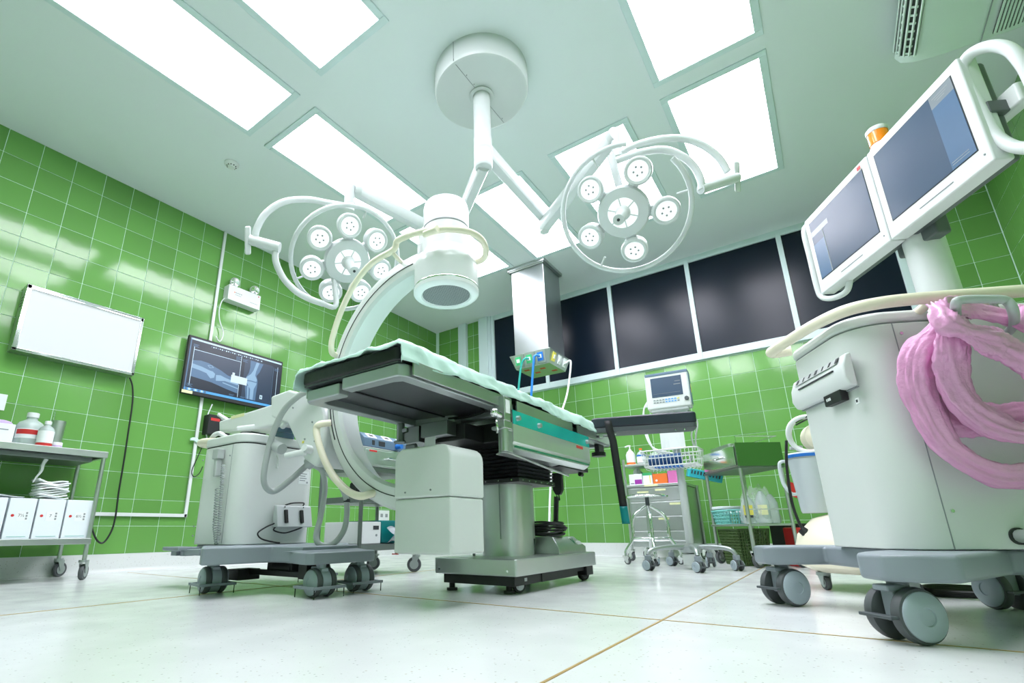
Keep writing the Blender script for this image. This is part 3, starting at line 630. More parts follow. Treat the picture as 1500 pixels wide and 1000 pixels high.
# mattress pads (their black ends show below the sheet)
for k, (y0, y1, zz) in enumerate(((TY0-.02, 1.99, .056), (2.0, 2.66, .056), (2.67, 3.27, .056))):
    MB().prism(rrect(TX0+.012, TX1-.012, y0, y1, .02, 3), zt+zz, zt+zz+.058).build('mattress_pad', 'black_soft', ot, bevel=.012, seg=3)
# hanging polished side panel, clamp and lever
sx = TX1+.03
pr = [(sx, .80), (sx+.004, .80), (sx+.006, .70), (sx+.004, .655), (sx-.01, .628), (sx-.04, .612), (sx-.09, .606), (sx-.09, .602), (sx-.038, .608), (sx-.006, .625), (sx+.0, .655)]
sp = MB().prism(pr, 1.93, 2.82, 'y').build('side_panel', 'satin', ot, bevel=.0)
MB().box(sx+.0035, sx+.0062, 1.93, 2.82, .735, .80).build('teal_band', 'teal_band', sp)  # flat teal colour band along the upper part of the panel
MB().box(sx+.004, sx+.0066, 2.63, 2.72, .712, .727).build('red_sticker', 'red', sp)
MB().box(sx-.006, sx+.006, 1.95, 2.80, .630, .637).build('green_stripe', 'green_paint', sp)
for yy in (1.97, 2.18, 2.78): MB().cyl((sx, yy, .765), (sx+.022, yy, .765), .014, .011, 14).build('panel_bolt', 'cast_grey', sp, smooth=True)
MB().box(sx-.05, sx+.005, 1.885, 1.925, .60, .70).box(sx-.05, sx+.008, 1.83, 1.925, .695, .712).build('panel_bracket', 'cast_grey', ot, bevel=.006)
cl = MB().box(TX1+.0, TX1+.05, 1.835, 1.89, .735, .845).cyl((TX1+.03, 1.86, .60), (TX1+.03, 1.86, .74), .018).box(TX1+.01, TX1+.05, 1.83, 1.90, .70, .735).build('rail_clamp', 'steel', ot, bevel=.004)
MB().cyl((TX1+.03, 1.82, .755), (TX1+.03, 1.78, .76), .018).ball((TX1+.03, 1.78, .76), .02, 12).build('clamp_knob', 'chrome', cl, smooth=True)
MB().tube([(TX1+.03, 1.81, .73), (TX1+.04, 1.78, .72), (TX1+.045, 1.78, .69), (TX1+.03, 1.80, .675)], .005, 8).build('pull_ring', 'chrome', cl, smooth=True)
MB().box(TX1+.046, TX1+.052, 1.845, 1.88, .77, .83).build('scale_plate', 'paper', cl)
MB().tube([(TX1+.02, 1.86, .605), (TX1+.0, 2.3, .575), (TX1-.02, 2.62, .56)], .006, 8).build('control_rod', 'steel', ot, smooth=True)
MB().box(-1.30, -1.16, 2.5, 2.9, .60, .625).cyl((-1.2, 2.86, .59), (-1.2, 2.9, .59), .012).build('rod_bracket', 'black', ot, bevel=.003)
# hand control hanging from the table
hc_ = at_ = PL(816, 690, (-1.2, 2.88, 0), (-.6, .8, 0))
hcz = hc_.z
hd = MB().prism([(hc_.x-.032, .60), (hc_.x+.032, .60), (hc_.x+.032, .50), (hc_.x+.014, .47), (hc_.x-.014, .47), (hc_.x-.032, .50)], hc_.y-.014, hc_.y+.014, 'y').build('hand_control', 'black', ot, bevel=.005)
e_ = PL(814, 770, (-1.2, 2.88, 0), (-.6, .8, 0)); t_ = PL(815, 728, (-1.2, 2.88, 0), (-.6, .8, 0))
MB().tube([(hc_.x, hc_.y, .475), (hc_.x+.004, hc_.y, .44), t_+Vector((0, 0, .01))], .004, 8).tube(coil(t_, e_, .011, 20), .0055, 6, smooth=1).tube([e_, e_+Vector((-.02, -.06, -.02)), Vector((-1.36, 2.7, .255))], .005, 8).build('coiled_cord', 'black', hd, smooth=True)
# arm board with strap
a0, a1 = F(868, 634, .85), F(1022, 624, .85); ea = (a1-a0).normalized(); eb = Vector((-ea.y, ea.x, 0)); la = (a1-a0).length; wa = .17
AM = frameM(a0, ea, eb)
ab = MB().at(AM).prism(rrect(0, la, 0, wa, .03, 4), .0, .028).build('arm_board', 'dark_grey', ot, bevel=.003)
MB().at(AM).prism(rrect(-.004, la+.004, -.004, wa+.004, .035, 5), .028, .095).build('arm_pad', 'navy_vinyl', ab, bevel=.014, seg=3)
MB().at(AM).cyl((.05, .02, -.02), (.05, .06, -.02), .012).box(-.05, .14, .02, .06, -.012, .0).build('board_mount', 'steel', ab, bevel=.002)
for u_ in (.12, .07): MB().at(AM).cyl((la-u_, .03, -.012), (la-u_, .03, .001), .006, n=10).build('board_screw', 'chrome', ab, smooth=True)
def strap(u, v):
    p = [(.098, .0, .078), (.10, -.010, .05), (.105, -.012, .0), (.118, -.014, -.06), (.125, -.015, -.2), (.135, -.015, -.38), (.14, -.015, -.46), (.145, -.015, -.55)]
    t = u*(len(p)-1); i = min(int(t), len(p)-2); f = t-i
    q = Vector(p[i])*(1-f)+Vector(p[i+1])*f
    return AM @ (q+Vector(((v-.5)*.044, 0, 0)))
MB().grid(lambda u, v: strap(u*.84, v), 24, 2).build('strap', 'black', ab, solid=.003, smooth=True)
MB().grid(lambda u, v: strap(.84+u*.16, v)+Vector((0, -.002, 0)), 6, 2).build('strap_end', 'teal_plastic', ab, solid=.005, smooth=True)
# mint sheet over the mattress
zs = zt+.056+.058+.011
def sheet(u, v):
    y = TY0-.03+(3.30-TY0+.03)*u
    w = TX1-TX0; ov = .072+.008*math.sin(9*u+1)+.006*math.sin(23*u)
    s = (v-.5)*(w+2*ov); h = w/2+.004
    k = .006*math.sin(31*u+7*v)+.004*math.sin(53*u-9*v)+.004*math.sin(17*v+3*u)+.008*noise.noise((u*16+v*9, v*6, 3))+.010*noise.noise((u*46-v*30, v*5+u*6, 8))
    if abs(s) <= h: x = s; z = zs+abs(k)*.7+.004*math.sin(11*u)
    else:
        d = abs(s)-h; x = math.copysign(h+.006+.1*d+abs(k)*1.4, s); z = zs-d*.97
    z -= .0
    if u < .03: z -= (.03-u)/.03*(.018+.012*noise.noise((v*7, 0, 1))); y = TY0-.030-.003*(u < .02)
    return ((TX0+TX1)/2+x, y+.3*k, z)
sh = MB().grid(sheet, 130, 44).build('table_sheet', 'sheet_mint', None, smooth=2, solid=.002, loc=((TX0+TX1)/2, (TY0+TY1)/2, zs-.1))
tag(sh, 'mint green cloth sheet draped over the operating table mattress', 'sheet')

# ================================================================ ceiling mounted twin surgical lamp
SX, SY = -1.372, 2.158
sl = thing('surgical_lamp', 'white ceiling mounted twin-head surgical lamp with jointed arms', 'surgical lamp', (SX, SY, ZC))
cp = MB().lathe([(.302, 0), (.302, -.13), (.294, -.150), (.28, -.156), (.06, -.158), (0, -.158)], (SX, SY, ZC), n=64).build('ceiling_canopy', 'lamp_white', sl, smooth=True)
MB().box(SX-.0008, SX+.0008, SY+.06, SY+.28, ZC-.1595, ZC-.157).box(SX-.0008, SX+.0008, SY-.28, SY-.06, ZC-.1595, ZC-.157).box(SX-.0015, SX+.0015, SY-.3035, SY-.30, ZC-.15, ZC).build('canopy_seam', 'ink_grey', cp)
screws(cp, [(SX+.01, SY-.1-.08*k, ZC-.159) for k in range(2)]+[(SX+.01, SY+.24, ZC-.159)], (0, 0, -1), .003, 'ink_grey')
MB().lathe([(.055, -.156), (.075, -.158), (.078, -.168), (.07, -.172), (.055, -.17)], (SX, SY, ZC)).build('collar', 'lamp_white', sl, smooth=True)
MB().lathe([(.054, -.16), (.054, -.50)], (SX, SY, ZC)).build('drop_tube', 'lamp_white', sl, smooth=True)
MB().lathe([(.054, -.50), (.057, -.503), (.057, -.60), (.055, -.603), (.057, -.606), (.057, -.715), (.05, -.725), (0, -.725)], (SX, SY, ZC)).build('swivel_hub', 'lamp_white', sl, smooth=True)
def beam(a, b, w, h, name, taper=1.):
    a, b = Vector(a), Vector(b); d = (b-a).normalized(); s = d.cross(Vector((0, 0, 1))).normalized(); u = s.cross(d)
    m = MB(); vs = []
    for p, k in ((a, 1.), (b, taper)):
        for i in range(12):
            t = 2*math.pi*i/12; c, z = math.cos(t), math.sin(t)
            vs.append(p+s*(w*k*math.copysign(abs(c)**.5, c))+u*(h*k*math.copysign(abs(z)**.5, z)))
    m.add(vs, [tuple(range(12))[::-1], tuple(range(12, 24))]+[(i, (i+1) % 12, 12+(i+1) % 12, 12+i) for i in range(12)])
    return m.build(name, 'lamp_white', sl, smooth=True)
J1 = Vector((-1.96, 2.64, 2.36)); J2 = PD(797, 331, 3.6)
h1, h2 = Vector((SX, SY, 2.445)), Vector((SX, SY, 2.565))
E1 = PD(519, 277, 3.08); E2 = PD(897, 203, 2.8)
beam(h1, J1+Vector((0, 0, .08)), .038, .056, 'horizontal_arm', .9); beam(h2, J2+Vector((0, 0, .085)), .038, .056, 'horizontal_arm', .9)
for J in (J1, J2): MB().cyl(J+Vector((0, 0, -.05)), J+Vector((0, 0, .13)), .034, n=20).build('elbow_joint', 'lamp_white', sl, smooth=True)
beam(J1, E1, .04, .05, 'spring_arm', .85); beam(J2, E2, .04, .05, 'spring_arm', .85)
def lamp_head(ctr, nrm, R, pods, a_off, gap, name, up_hint):
    n = Vector(nrm).normalized(); u = (Vector(up_hint)-n*n.dot(Vector(up_hint))).normalized(); w = n.cross(u); ctr = Vector(ctr)
    M_ = frameM(ctr, u, w)        # local z = n
    hd = MB().at(M_).lathe([(0, -.05), (.11, -.05), (.132, -.04), (.138, -.02), (.138, .0), (.130, .012), (.075, .015), (0, .015)], n=48).build('lamp_head', 'lamp_white', sl, smooth=True)
    MB().at(M_).lathe([(.04, .016), (.078, .0165), (.080, .013)], n=40).build('led_ring', 'diffuse_led', hd, smooth=True)
    q = MB().at(M_)
    for k in range(6): a = k*math.pi/3; q.obox((.06*math.cos(a), .06*math.sin(a), .0165), Vector((math.cos(a), math.sin(a), 0))*.022, Vector((-math.sin(a), math.cos(a), 0))*.003, (0, 0, .002))
    q.build('led_divider', 'lamp_white', hd)['kind'] = 'stuff'
    for k in range(pods):
        a = math.radians(a_off+k*360/pods); c = Vector((.215*math.cos(a), .215*math.sin(a), 0))
        P_ = M_ @ Matrix.Translation(c) @ Matrix.Rotation(.16, 4, Vector((-math.sin(a), math.cos(a), 0)))
        pd = MB().at(P_).lathe([(0, -.055), (.055, -.055), (.066, -.045), (.070, -.02), (.072, .0), (.070, .012), (.062, .016), (.052, .012), (0, .011)], n=32).build('lamp_pod', 'lamp_white', hd, smooth=True)
        MB().at(P_).lathe([(0, .0125), (.050, .0130), (.052, .0115)], n=28).build('led_lens', 'diffuse_led', hd, smooth=True)
        ch = MB().at(P_)
        for j in range(5):
            b = j*2*math.pi/5+k; ch.ball((.022*math.cos(b), .022*math.sin(b), .013), .0055, 8, (1, 1, .5))
        ch.build('led_chip', 'ink_grey', hd, smooth=True)
        MB().at(M_).obox(Vector((.145*math.cos(a), .145*math.sin(a), -.02)), Vector((math.cos(a), math.sin(a), 0))*.03, Vector((-math.sin(a), math.cos(a), 0))*.028, (0, 0, .018)).build('pod_bracket', 'lamp_white', hd, bevel=.006)
    a0 = gap[0]; pts = [(R*math.cos(math.radians(a0+(gap[1])*i/40)), R*math.sin(math.radians(a0+gap[1]*i/40)), -.03) for i in range(41)]
    MB().at(M_).tube(pts, .0135, 12, smooth=1).build('guard_ring', 'lamp_white', hd, smooth=True)
    for k in range(3):
        a = math.radians(a0+gap[1]*(.1+.4*k)); MB().at(M_).cyl((.27*math.cos(a), .27*math.sin(a), -.03), (R*math.cos(a), R*math.sin(a), -.03), .006, n=8).build('ring_stay', 'lamp_white', hd, smooth=True)
    MB().at(M_).lathe([(.04, .015), (.038, .03), (.032, .035), (.028, .05), (.030, .15), (.028, .165), (0, .165)], n=24).build('sterile_handle', 'lamp_white', hd, smooth=True)
    MB().at(M_).cyl((0, 0, .1645), (0, 0, .167), .008, n=12).build('handle_tip', 'ink', hd, smooth=True)
    return hd, M_
HL, ML = lamp_head(PD(509, 383, 3.0), (.66, -.22, -.72), .325, 7, 24, (200, 330), 'lamp_head', (0, .1, 1))
HR, MR = lamp_head(PD(913, 311, 2.68), (.02, -.72, -.69), .335, 5, 36, (-18, 318), 'lamp_head', (0, 0, 1))
# left yoke
MB().cyl(PD(513, 272, 3.06), PD(511, 308, 3.05), .031, n=18).cyl(E1-Vector((.0, .0, .0)), E1+Vector((.02, .035, 0)), .05, n=22).build('drop_joint', 'lamp_white', sl, smooth=True)
MB().tube([PD(508, 302, 3.05), PD(480, 297, 2.99), PD(448, 292, 2.93), PD(415, 296, 2.88), PD(390, 312, 2.85), PD(377, 333, 2.84), PD(373, 350, 2.84)], .019, 14, smooth=8).build('yoke_arc', 'lamp_white', sl, smooth=True)
MB().cyl(PD(366, 351, 2.84), PD(410, 363, 2.86), .03, .03, 18).build('yoke_joint', 'lamp_white', sl, smooth=True)
MB().obox(PD(363, 352, 2.84), ray(363, 330).normalized()*.012, rt*.018, up*.082).build('grip_paddle', 'lamp_white', sl, bevel=.01)
MB().tube([PD(404, 364, 2.86), PD(404, 383, 2.86), PD(415, 407, 2.88), PD(433, 426, 2.9), PD(452, 437, 2.93), PD(474, 445, 2.96)], .019, 14, smooth=8).build('yoke_arc', 'lamp_white', sl, smooth=True)
b = ML @ Vector((-.30, .06, -.03)); MB().tube([PD(474, 445, 2.96), PD(492, 447, 2.97), ML @ Vector((-.12, .03, -.03))], .016, 12).build('yoke_link', 'lamp_white', sl, smooth=True)
# right yoke
MB().cyl(PD(901, 193, 2.78), PD(905, 230, 2.76), .028, n=18).cyl(E2, E2+Vector((.03, -.02, 0)), .046, n=22).build('drop_joint', 'lamp_white', sl, smooth=True)
MB().tube([PD(905, 226, 2.76), PD(930, 213, 2.74), PD(965, 204, 2.72), PD(1000, 203, 2.71), PD(1030, 213, 2.70), PD(1053, 231, 2.69), PD(1066, 252, 2.68)], .019, 14, smooth=8).build('yoke_arc', 'lamp_white', sl, smooth=True)
MB().cyl(PD(1026, 277, 2.60), PD(1080, 260, 2.68), .026, .026, 18).build('yoke_joint', 'lamp_white', sl, smooth=True)
MB().obox(PD(1080, 259, 2.68), ray(1080, 259).normalized()*.012, rt*.016, up*.085+rt*-.004).build('grip_paddle', 'lamp_white', sl, bevel=.01)
MB().tube([PD(1028, 277, 2.60), PD(1026, 262, 2.60), PD(1016, 243, 2.61), PD(998, 228, 2.62), PD(972, 219, 2.64), PD(940, 223, 2.66), PD(912, 232, 2.68), PD(898, 237, 2.69)], .019, 14, smooth=8).build('yoke_arc', 'lamp_white', sl, smooth=True)
MB().cyl(PD(895, 228, 2.69), MR @ Vector((.10, -.01, -.03)), .022, .02, 16).build('yoke_link', 'lamp_white', sl, smooth=True)

# ================================================================ C-arm image workstation (right)
WA = math.radians(27.5); wA = Vector((-.198, 2.279, 0)); wB = Vector((.092, 1.721, 0))
e2 = Vector((math.cos(WA), math.sin(WA), 0)); e1 = Vector((math.sin(WA), -math.cos(WA), 0))     # e1 towards camera along the left face, e2 across
WO = wA.copy()
ws = thing('x_ray_image_workstation', 'white wheeled X-ray image workstation with twin monitors and cream bumper rail', 'workstation', (WO+e1*.3+e2*.34))
WM = frameM(WO, e2, -e1)        # local x = across (away from left face), local y = away from camera; z up.  caster A at 0,0 ; B at 0,-.63
wmb = lambda: MB().at(WM)
for x, y, a in ((0, 0, -.72), (0, -.629, -.86), (.66, -.05, .55), (.66, -.60, 1.2)):
    p = WM @ Vector((x, y, 0)); twin_caster(ws, p.x, p.y, a, r=.0635, w=.11, top=.145)
wb_ = wmb().prism([(-.05, .07), (-.075, .03), (-.07, -.05), (-.03, -.075), (.13, -.06), (.13, -.42), (-.02, -.54), (-.065, -.60), (-.06, -.68), (.0, -.735), (.075, -.74), (.36, -.50), (.52, -.50), (.62, -.66), (.70, -.68), (.74, -.62), (.62, -.40), (.62, -.15), (.74, .0), (.70, .06), (.5, .05), (.35, -.02), (.12, .09)], .141, .205).build('base', 'base_grey', ws, bevel=.012, seg=3)
LX0, LX1, LY0, LY1 = .10, .72, -.53, -.15     # cabinet footprint in local axes
def wbody(i=0., rr=.11):
    o_ = []
    for cx, cy, a, r in ((LX1-i-.03, LY1-i-.03, 0, .03), (LX0+i+.05, LY1-i-.05, 90, .05), (LX0+i+rr, LY0+i+rr, 180, rr), (LX1-i-.03, LY0+i+.03, 270, .03)):
        for k in range(9): t = math.radians(a+90*k/8); o_.append((cx+r*math.cos(t), cy+r*math.sin(t)))
    return o_
wc = wmb().prism(wbody(), .207, .862).build('cabinet', 'offwhite', ws, bevel=.004)
wmb().prism(wbody(.003), .862, .866).build('seam', 'ink_grey', wc)
wmb().prism(wbody(-.002), .866, .904).build('top_cover', 'offwhite', ws, bevel=.014, seg=3)
wmb().box(LX0+.115, LX0+.1175, LY0-.0012, LY0+.002, .208, .862).build('door_seam', 'ink_grey', wc)
# bumper rail round the top
rl = [(.11, -.16), (.06, -.14), (.04, -.155), (.042, -.20), (.05, -.30), (.065, -.42), (.10, -.52), (.165, -.565), (.26, -.58), (.40, -.582), (.60, -.582), (.72, -.575), (.785, -.53), (.80, -.42), (.80, -.28), (.79, -.17), (.74, -.135), (.69, -.15)]
wmb().tube([(x, y, .915) for x, y in rl], .0185, 16, smooth=8).build('bumper_rail', 'cream', ws, smooth=True)
for x, y in ((.30, -.56), (.46, -.56)):
    wmb().cyl((x, y-.02, .903), (x, y+.05, .893), .013, n=12).build('rail_stub', 'cream', ws, smooth=True)
wmb().tube([(.46, -.572, .905), (.46, -.58, .86), (.46, -.59, .85)], .008, 10).build('rail_hook', 'hose_grey', ws, smooth=True)
wmb().tube([(.32, -.572, .905), (.32, -.572, .86), (.335, -.568, .77), (.35, -.56, .70)], .008, 10).build('hang_rod', 'hose_grey', ws, smooth=True)
MB().tube([PL(1405, 520, WM @ Vector((0, LY0, 0)), e1), PL(1402, 480, WM @ Vector((0, LY0, 0))+e1*.12, e1), PL(1400, 446, WM @ Vector((0, LY0, 0))+e1*.225, e1), PL(1410, 439, WM @ Vector((0, LY0, 0))+e1*.235, e1), PL(1445, 438, WM @ Vector((0, LY0, 0))+e1*.235, e1), PL(1473, 440, WM @ Vector((0, LY0, 0))+e1*.235, e1), PL(1484, 455, WM @ Vector((0, LY0, 0))+e1*.225, e1), PL(1485, 475, WM @ Vector((0, LY0, 0))+e1*.09, e1), PL(1475, 488, WM @ Vector((0, LY0, 0))+e1*.04, e1), PL(1462, 492, WM @ Vector((0, LY0, 0)), e1)], .011, 12, smooth=8).build('cable_hanger', 'hose_grey', ws, smooth=True)
pA = PL(1395, 748, WM @ Vector((0, LY0-.001, 0)), e1); pB = PL(1320, 488, WM @ Vector((0, LY0-.001, 0)), e1)
screws(wc, [pA, pB], tuple(e1), .006, 'chrome')
q = PL(1492, 785, WM @ Vector((0, LY0-.001, 0)), e1)
MB().cyl(q-e1*.01, q+e1*.004, .022, n=20).build('cable_port', 'grille_dark', wc, smooth=True)
MB().tube([q-e1*.0, q+e1*.05+e2*.02, q+e1*.12+e2*.10, q+e1*.14+e2*.25], .017, 12).build('mains_hose', 'hose_grey', ws, smooth=True)
# printer slot on the left face
def lf(px, py, off=0.): return PL(px, py, WM @ Vector((LX0-off, 0, 0)), e2)
a, b, c, d = lf(1168, 560), lf(1245, 513), lf(1257, 567), lf(1177, 600)
il = WM.inverted()
la_, lb_, lc_, ld_ = il @ a, il @ b, il @ c, il @ d
y0_, y1_ = min(lb_.y, lc_.y), max(la_.y, ld_.y); z0_, z1_ = (lc_.z+ld_.z)/2, (la_.z+lb_.z)/2
pn = wmb().prism([(LX0+.001, z0_), (LX0-.022, z0_+.004), (LX0-.033, z0_+.03), (LX0-.030, z0_+.07), (LX0-.016, z1_-.006), (LX0+.001, z1_)], y0_, y1_, 'y').build('printer', 'white_plastic', ws, bevel=.006, seg=3)
h = z1_-z0_
wmb().obox((LX0-.0305, (y0_+y1_)/2-.005, z0_+h*.58), (.0035, 0, 0), (0, (y1_-y0_)*.33, 0), (0, 0, .0022)).build('paper_slot', 'ink', pn)
wmb().obox((LX0-.0225, (y0_+y1_)/2, z1_-.018), (.0015, 0, .0), (0, (y1_-y0_)*.40, 0), Vector((.006, 0, .011))).build('control_strip', 'hose_grey', pn)
q = wmb()
for k in range(7): q.obox((LX0-.0245, y0_+.035+k*.026*(y1_-y0_)/.21, z1_-.018), (.0012, 0, 0), (0, .0065-.002*(k % 3), 0), Vector((.004, 0, .0075)))
q.build('control_buttons', 'ink', pn)['kind'] = 'stuff'
wmb().box(LX0-.024, LX0-.001, y0_+.055, y0_+.15, z0_-.030, z0_+.006).build('paper_drawer', 'black', pn, bevel=.003)
q = wmb()
for k in range(3): q.box(LX0-.0255, LX0-.0238, y0_+.128-k*.009, y0_+.133-k*.009, z0_-.016, z0_-.007)
q.build('drawer_print', 'paper', pn)
wmb().box(LX0-.006, LX0+.002, y0_+.002, y1_-.002, z0_-.003, z0_).build('slot_shadow_gap', 'ink_grey', pn)
p = il @ lf(1257, 587); wmb().box(LX0-.003, LX0+.001, p.y-.008, p.y+.008, p.z-.009, p.z+.009).build('socket_plate', 'paper', wc, bevel=.001)
wmb().box(LX0-.0038, LX0-.002, p.y-.004, p.y+.004, p.z-.004, p.z+.004).build('socket', 'ink', wc)
# monitor post, black tray, beacon
PO = Vector((.43, 2.275, 0))
MB().cyl(PO+Vector((0, 0, .88)), PO+Vector((0, 0, 1.40)), .058, n=32).build('monitor_post', 'white_plastic', ws, smooth=True)
wmb().box(.34, .60, -.46, -.22, .904, .918).build('keyboard_tray', 'black', ws, bevel=.004)
me1 = Vector((-.4962, .8682, 0)); mn = Vector((-.8682, -.4962, 0))      # monitors: along / facing
MO = -mn*1.385
def mon(px0, px1, name, side):
    # corners from the photograph on the monitor plane
    c4 = [PL(*p_, MO, mn) for p_ in px1]
    s0, s1 = [v.dot(me1) for v in (c4[0], c4[1])]; z0, z1 = c4[0].z, c4[2].z
    return s0, s1, z0, z1
def mp(s, z, d=0.): return me1*s+MO-mn*mn.dot(MO)*0+mn*d+Vector((0, 0, z))
MO = -mn*1.385
def sc(p_): v = PL(*p_, MO, mn); return v.dot(me1), v.z
sL = sc((1203, 432))[0]; sM = sc((1305, 353))[0]; sR = sc((1460, 240))[0]
zb, zt_ = sc((1203, 432))[1], sc((1397, 88))[1]
def mbox(s0, s1, z0, z1, d0, d1):
    return MB().obox(mp((s0+s1)/2, (z0+z1)/2, (d0+d1)/2), me1*((s1-s0)/2), mn*((d1-d0)/2), Vector((0, 0, (z1-z0)/2)))
for s0, s1, nm in ((sM+.002, sL, 'left'), (sR, sM-.002, 'right')):
    mo = mbox(s0, s1, zb, zt_, -.055, 0).build('monitor', 'white_plastic', ws, bevel=.006, seg=2)
    mbox(s0+.012, s1-.012, zb+.006, zt_-.012, -.085, -.05).build('monitor_back', 'mount_grey', mo, bevel=.01)
    bw = .034; a0_, a1_, b0_, b1_ = s0+bw, s1-bw, zb+.062, zt_-.036
    mbox(a0_-.003, a1_+.003, b0_-.003, b1_+.003, -.01, .0008).build('screen_gasket', 'ink', mo)
    mbox(a0_, a1_, b0_, b1_, -.01, .0014).build('screen', 'screen_blue', mo)
    if nm == 'right':
        mbox(a0_, a0_+.085, b0_, b1_-.045, 0, .0018).build('screen_side_panel', 'screen_panel', mo)
        mbox(a0_, a0_+.085, b1_-.045, b1_, 0, .0018).build('screen_caption', 'screen_band', mo)
        q = MB()
        for k in range(3): q.obox(mp(a0_+.045, b1_-.014-.008*k, .0019), me1*(.03-.008*k), mn*.0002, Vector((0, 0, .0012)))
        for k in range(2): q.obox(mp(a0_+.05, b0_+.022-.008*k, .0019), me1*.03, mn*.0002, Vector((0, 0, .0009)))
        q.build('caption_text', 'ink_grey', mo)
    else:
        mbox(a1_-.075, a1_, b0_, b1_-.11, 0, .0018).build('screen_side_panel', 'screen_panel', mo)
        mbox(a1_-.080, a1_-.075, b0_, b1_-.06, 0, .0019).build('screen_bar', 'ink_grey', mo)
        mbox(a1_-.12, a1_-.0, b1_-.07, b1_-.045, 0, .0018).build('screen_caption', 'screen_band', mo)
        mbox(s0+.03, s0+.10, zt_-.028, zt_-.010, 0, .0012).build('brand_plate', 'paper', mo); mbox(s0+.035, s0+.055, zt_-.027, zt_-.012, 0, .0016).build('brand_mark', 'red', mo)
    cs_ = (s0+s1)/2
    mbox(cs_-.075, cs_+.06, zb+.028, zb+.0305, 0, .0012).build('speaker_slot', 'ink_grey', mo)
    MB().cyl(mp(s0+.02, zb+.035, 0), mp(s0+.02, zb+.035, .0015), .003, n=8).build('power_light', 'ink_grey', mo)
mbox(sM-.09, sM+.09, zb-.03, zb+.05, -.13, -.08).obox(PO+Vector((0, 0, 1.33)), (.06, 0, 0), (0, .06, 0), (0, 0, .05)).build('monitor_mount', 'mount_grey', ws, bevel=.008)
# white tube handles either side
def hpts(s, sgn, z0, z1, out, back):
    return [mp(s, z0+.02, -.03), mp(s+sgn*out*.5, z0-.012, -.03), mp(s+sgn*out, z0+.01, -.03)]
MB().tube([PL(1245, 402, MO-mn*.05, mn), PL(1241, 425, MO-mn*.04, mn), PL(1222, 436, MO-mn*.02, mn), mp(sL+.012, zb-.005, -.01), mp(sL+.022, zb+.05, -.005), mp(sL+.022, zb+.2, -.005), mp(sL+.022, zt_-.05, -.005), mp(sL+.018, zt_-.01, -.02), mp(sL-.02, zt_-.005, -.05)], .012, 14, smooth=8).build('monitor_handle', 'white_plastic', ws, smooth=True)
hr = [(1500, 218), (1475, 215), (1452, 198), (1432, 158), (1414, 116), (1409, 95), (1420, 77), (1445, 68), (1468, 74), (1484, 95), (1493, 118), (1510, 165)]
MB().tube([PL(x, y, MO-mn*.02-mn*.0*i, mn)-mn*.01*abs(i-4)*.5 for i, (x, y) in enumerate(hr)], .0165, 14, smooth=8).build('monitor_handle', 'white_plastic', ws, smooth=True)
a = PL(1470, 160, MO-mn*.10, mn)
MB().obox(a, me1*.07, mn*.02, Vector((0, 0, .035))).build('handle_bracket', 'white_plastic', ws, bevel=.01); MB().obox(PL(1457, 165, MO-mn*.07, mn), me1*.03, mn*.04, Vector((0, 0, .02))).build('handle_hinge', 'mount_grey', ws, bevel=.004)
bz = PL(1291, 215, (.40, 2.25, 0), (-.6, -.8, 0))
be = MB().lathe([(0, -.05), (.035, -.05), (.035, .0), (.031, .002), (.031, .012)], bz, n=28).build('beacon_base', 'white_plastic', ws, smooth=True)
MB().lathe([(.031, .010), (.033, .012), (.033, .062), (.031, .064)], bz, n=28).build('beacon_lens', 'amber', be, smooth=True)
MB().lathe([(.034, .062), (.035, .066), (.035, .078), (.030, .084), (0, .085)], bz, n=28).build('beacon_cap', 'white_plastic', be, smooth=True)
MB().cyl(Vector(bz)+Vector((0, 0, -.3)), Vector(bz)+Vector((0, 0, -.05)), .012, n=12).build('beacon_stem', 'white_plastic', be, smooth=True)
# pink plastic drape wound through the cable hanger : crumpled ropes of thin film
def rope(pts, r, name, fl=.5, n=14, seed=0, ends=.6):
    rnd = random.Random(seed); P = []
    V = [Vector(p) for p in pts]; m = len(V)
    for i in range(m-1):
        a_, b_, c_, d_ = V[max(i-1, 0)], V[i], V[i+1], V[min(i+2, m-1)]
        for k in range(18):
            t = k/18; P.append(.5*((2*b_)+(c_-a_)*t+(2*a_-5*b_+4*c_-d_)*t*t+(3*b_-a_-3*c_+d_)*t**3))
    P.append(V[-1]); N_ = len(P); n = 44; vs = []; fs = []
    ph = [rnd.uniform(0, 6.28) for _ in range(8)]; fr = [3, 5, 7, 9, 11]
    for i, p in enumerate(P):
        t = i/(N_-1); T = (P[min(i+1, N_-1)]-P[max(i-1, 0)]).normalized()
        u = (e1-T*T.dot(e1)).normalized(); w = T.cross(u)
        R_ = r*(1+.22*math.sin(7*t+ph[0])+.12*math.sin(17*t+ph[1]))*(1-ends*.35*(abs(2*t-1)**4))
        for k in range(n):
            a = 2*math.pi*k/n+2.2*t
            c3 = Vector((math.cos(a)*1.6, math.sin(a)*1.6, t*9+seed*7))
            ca_, sa_ = math.cos(a), math.sin(a)
            q = 1+.42*noise.noise((ca_*2.2, sa_*2.2, t*2.5+seed*7))+.30*noise.noise((ca_*5, sa_*5, t*5+seed*3))+.12*noise.noise((ca_*9, sa_*9, t*26+seed))
            vs.append(p+u*(math.cos(2*math.pi*k/n)*R_*q*fl)+w*(math.sin(2*math.pi*k/n)*R_*q))
    for i in range(N_-1):
        for k in range(n): fs.append((i*n+k, i*n+(k+1) % n, (i+1)*n+(k+1) % n, (i+1)*n+k))
    fs += [tuple(range(n))[::-1], tuple(range((N_-1)*n, N_*n))]
    return MB().add(vs, fs)
fp = WM @ Vector((0, LY0, 0))
def pk(px, py, off): return PL(px, py, fp+e1*off, e1)
drape = thing('pink_plastic_drape', 'crumpled pink plastic sleeve looped over the workstation cable hanger', 'plastic drape', pk(1420, 700, .06))
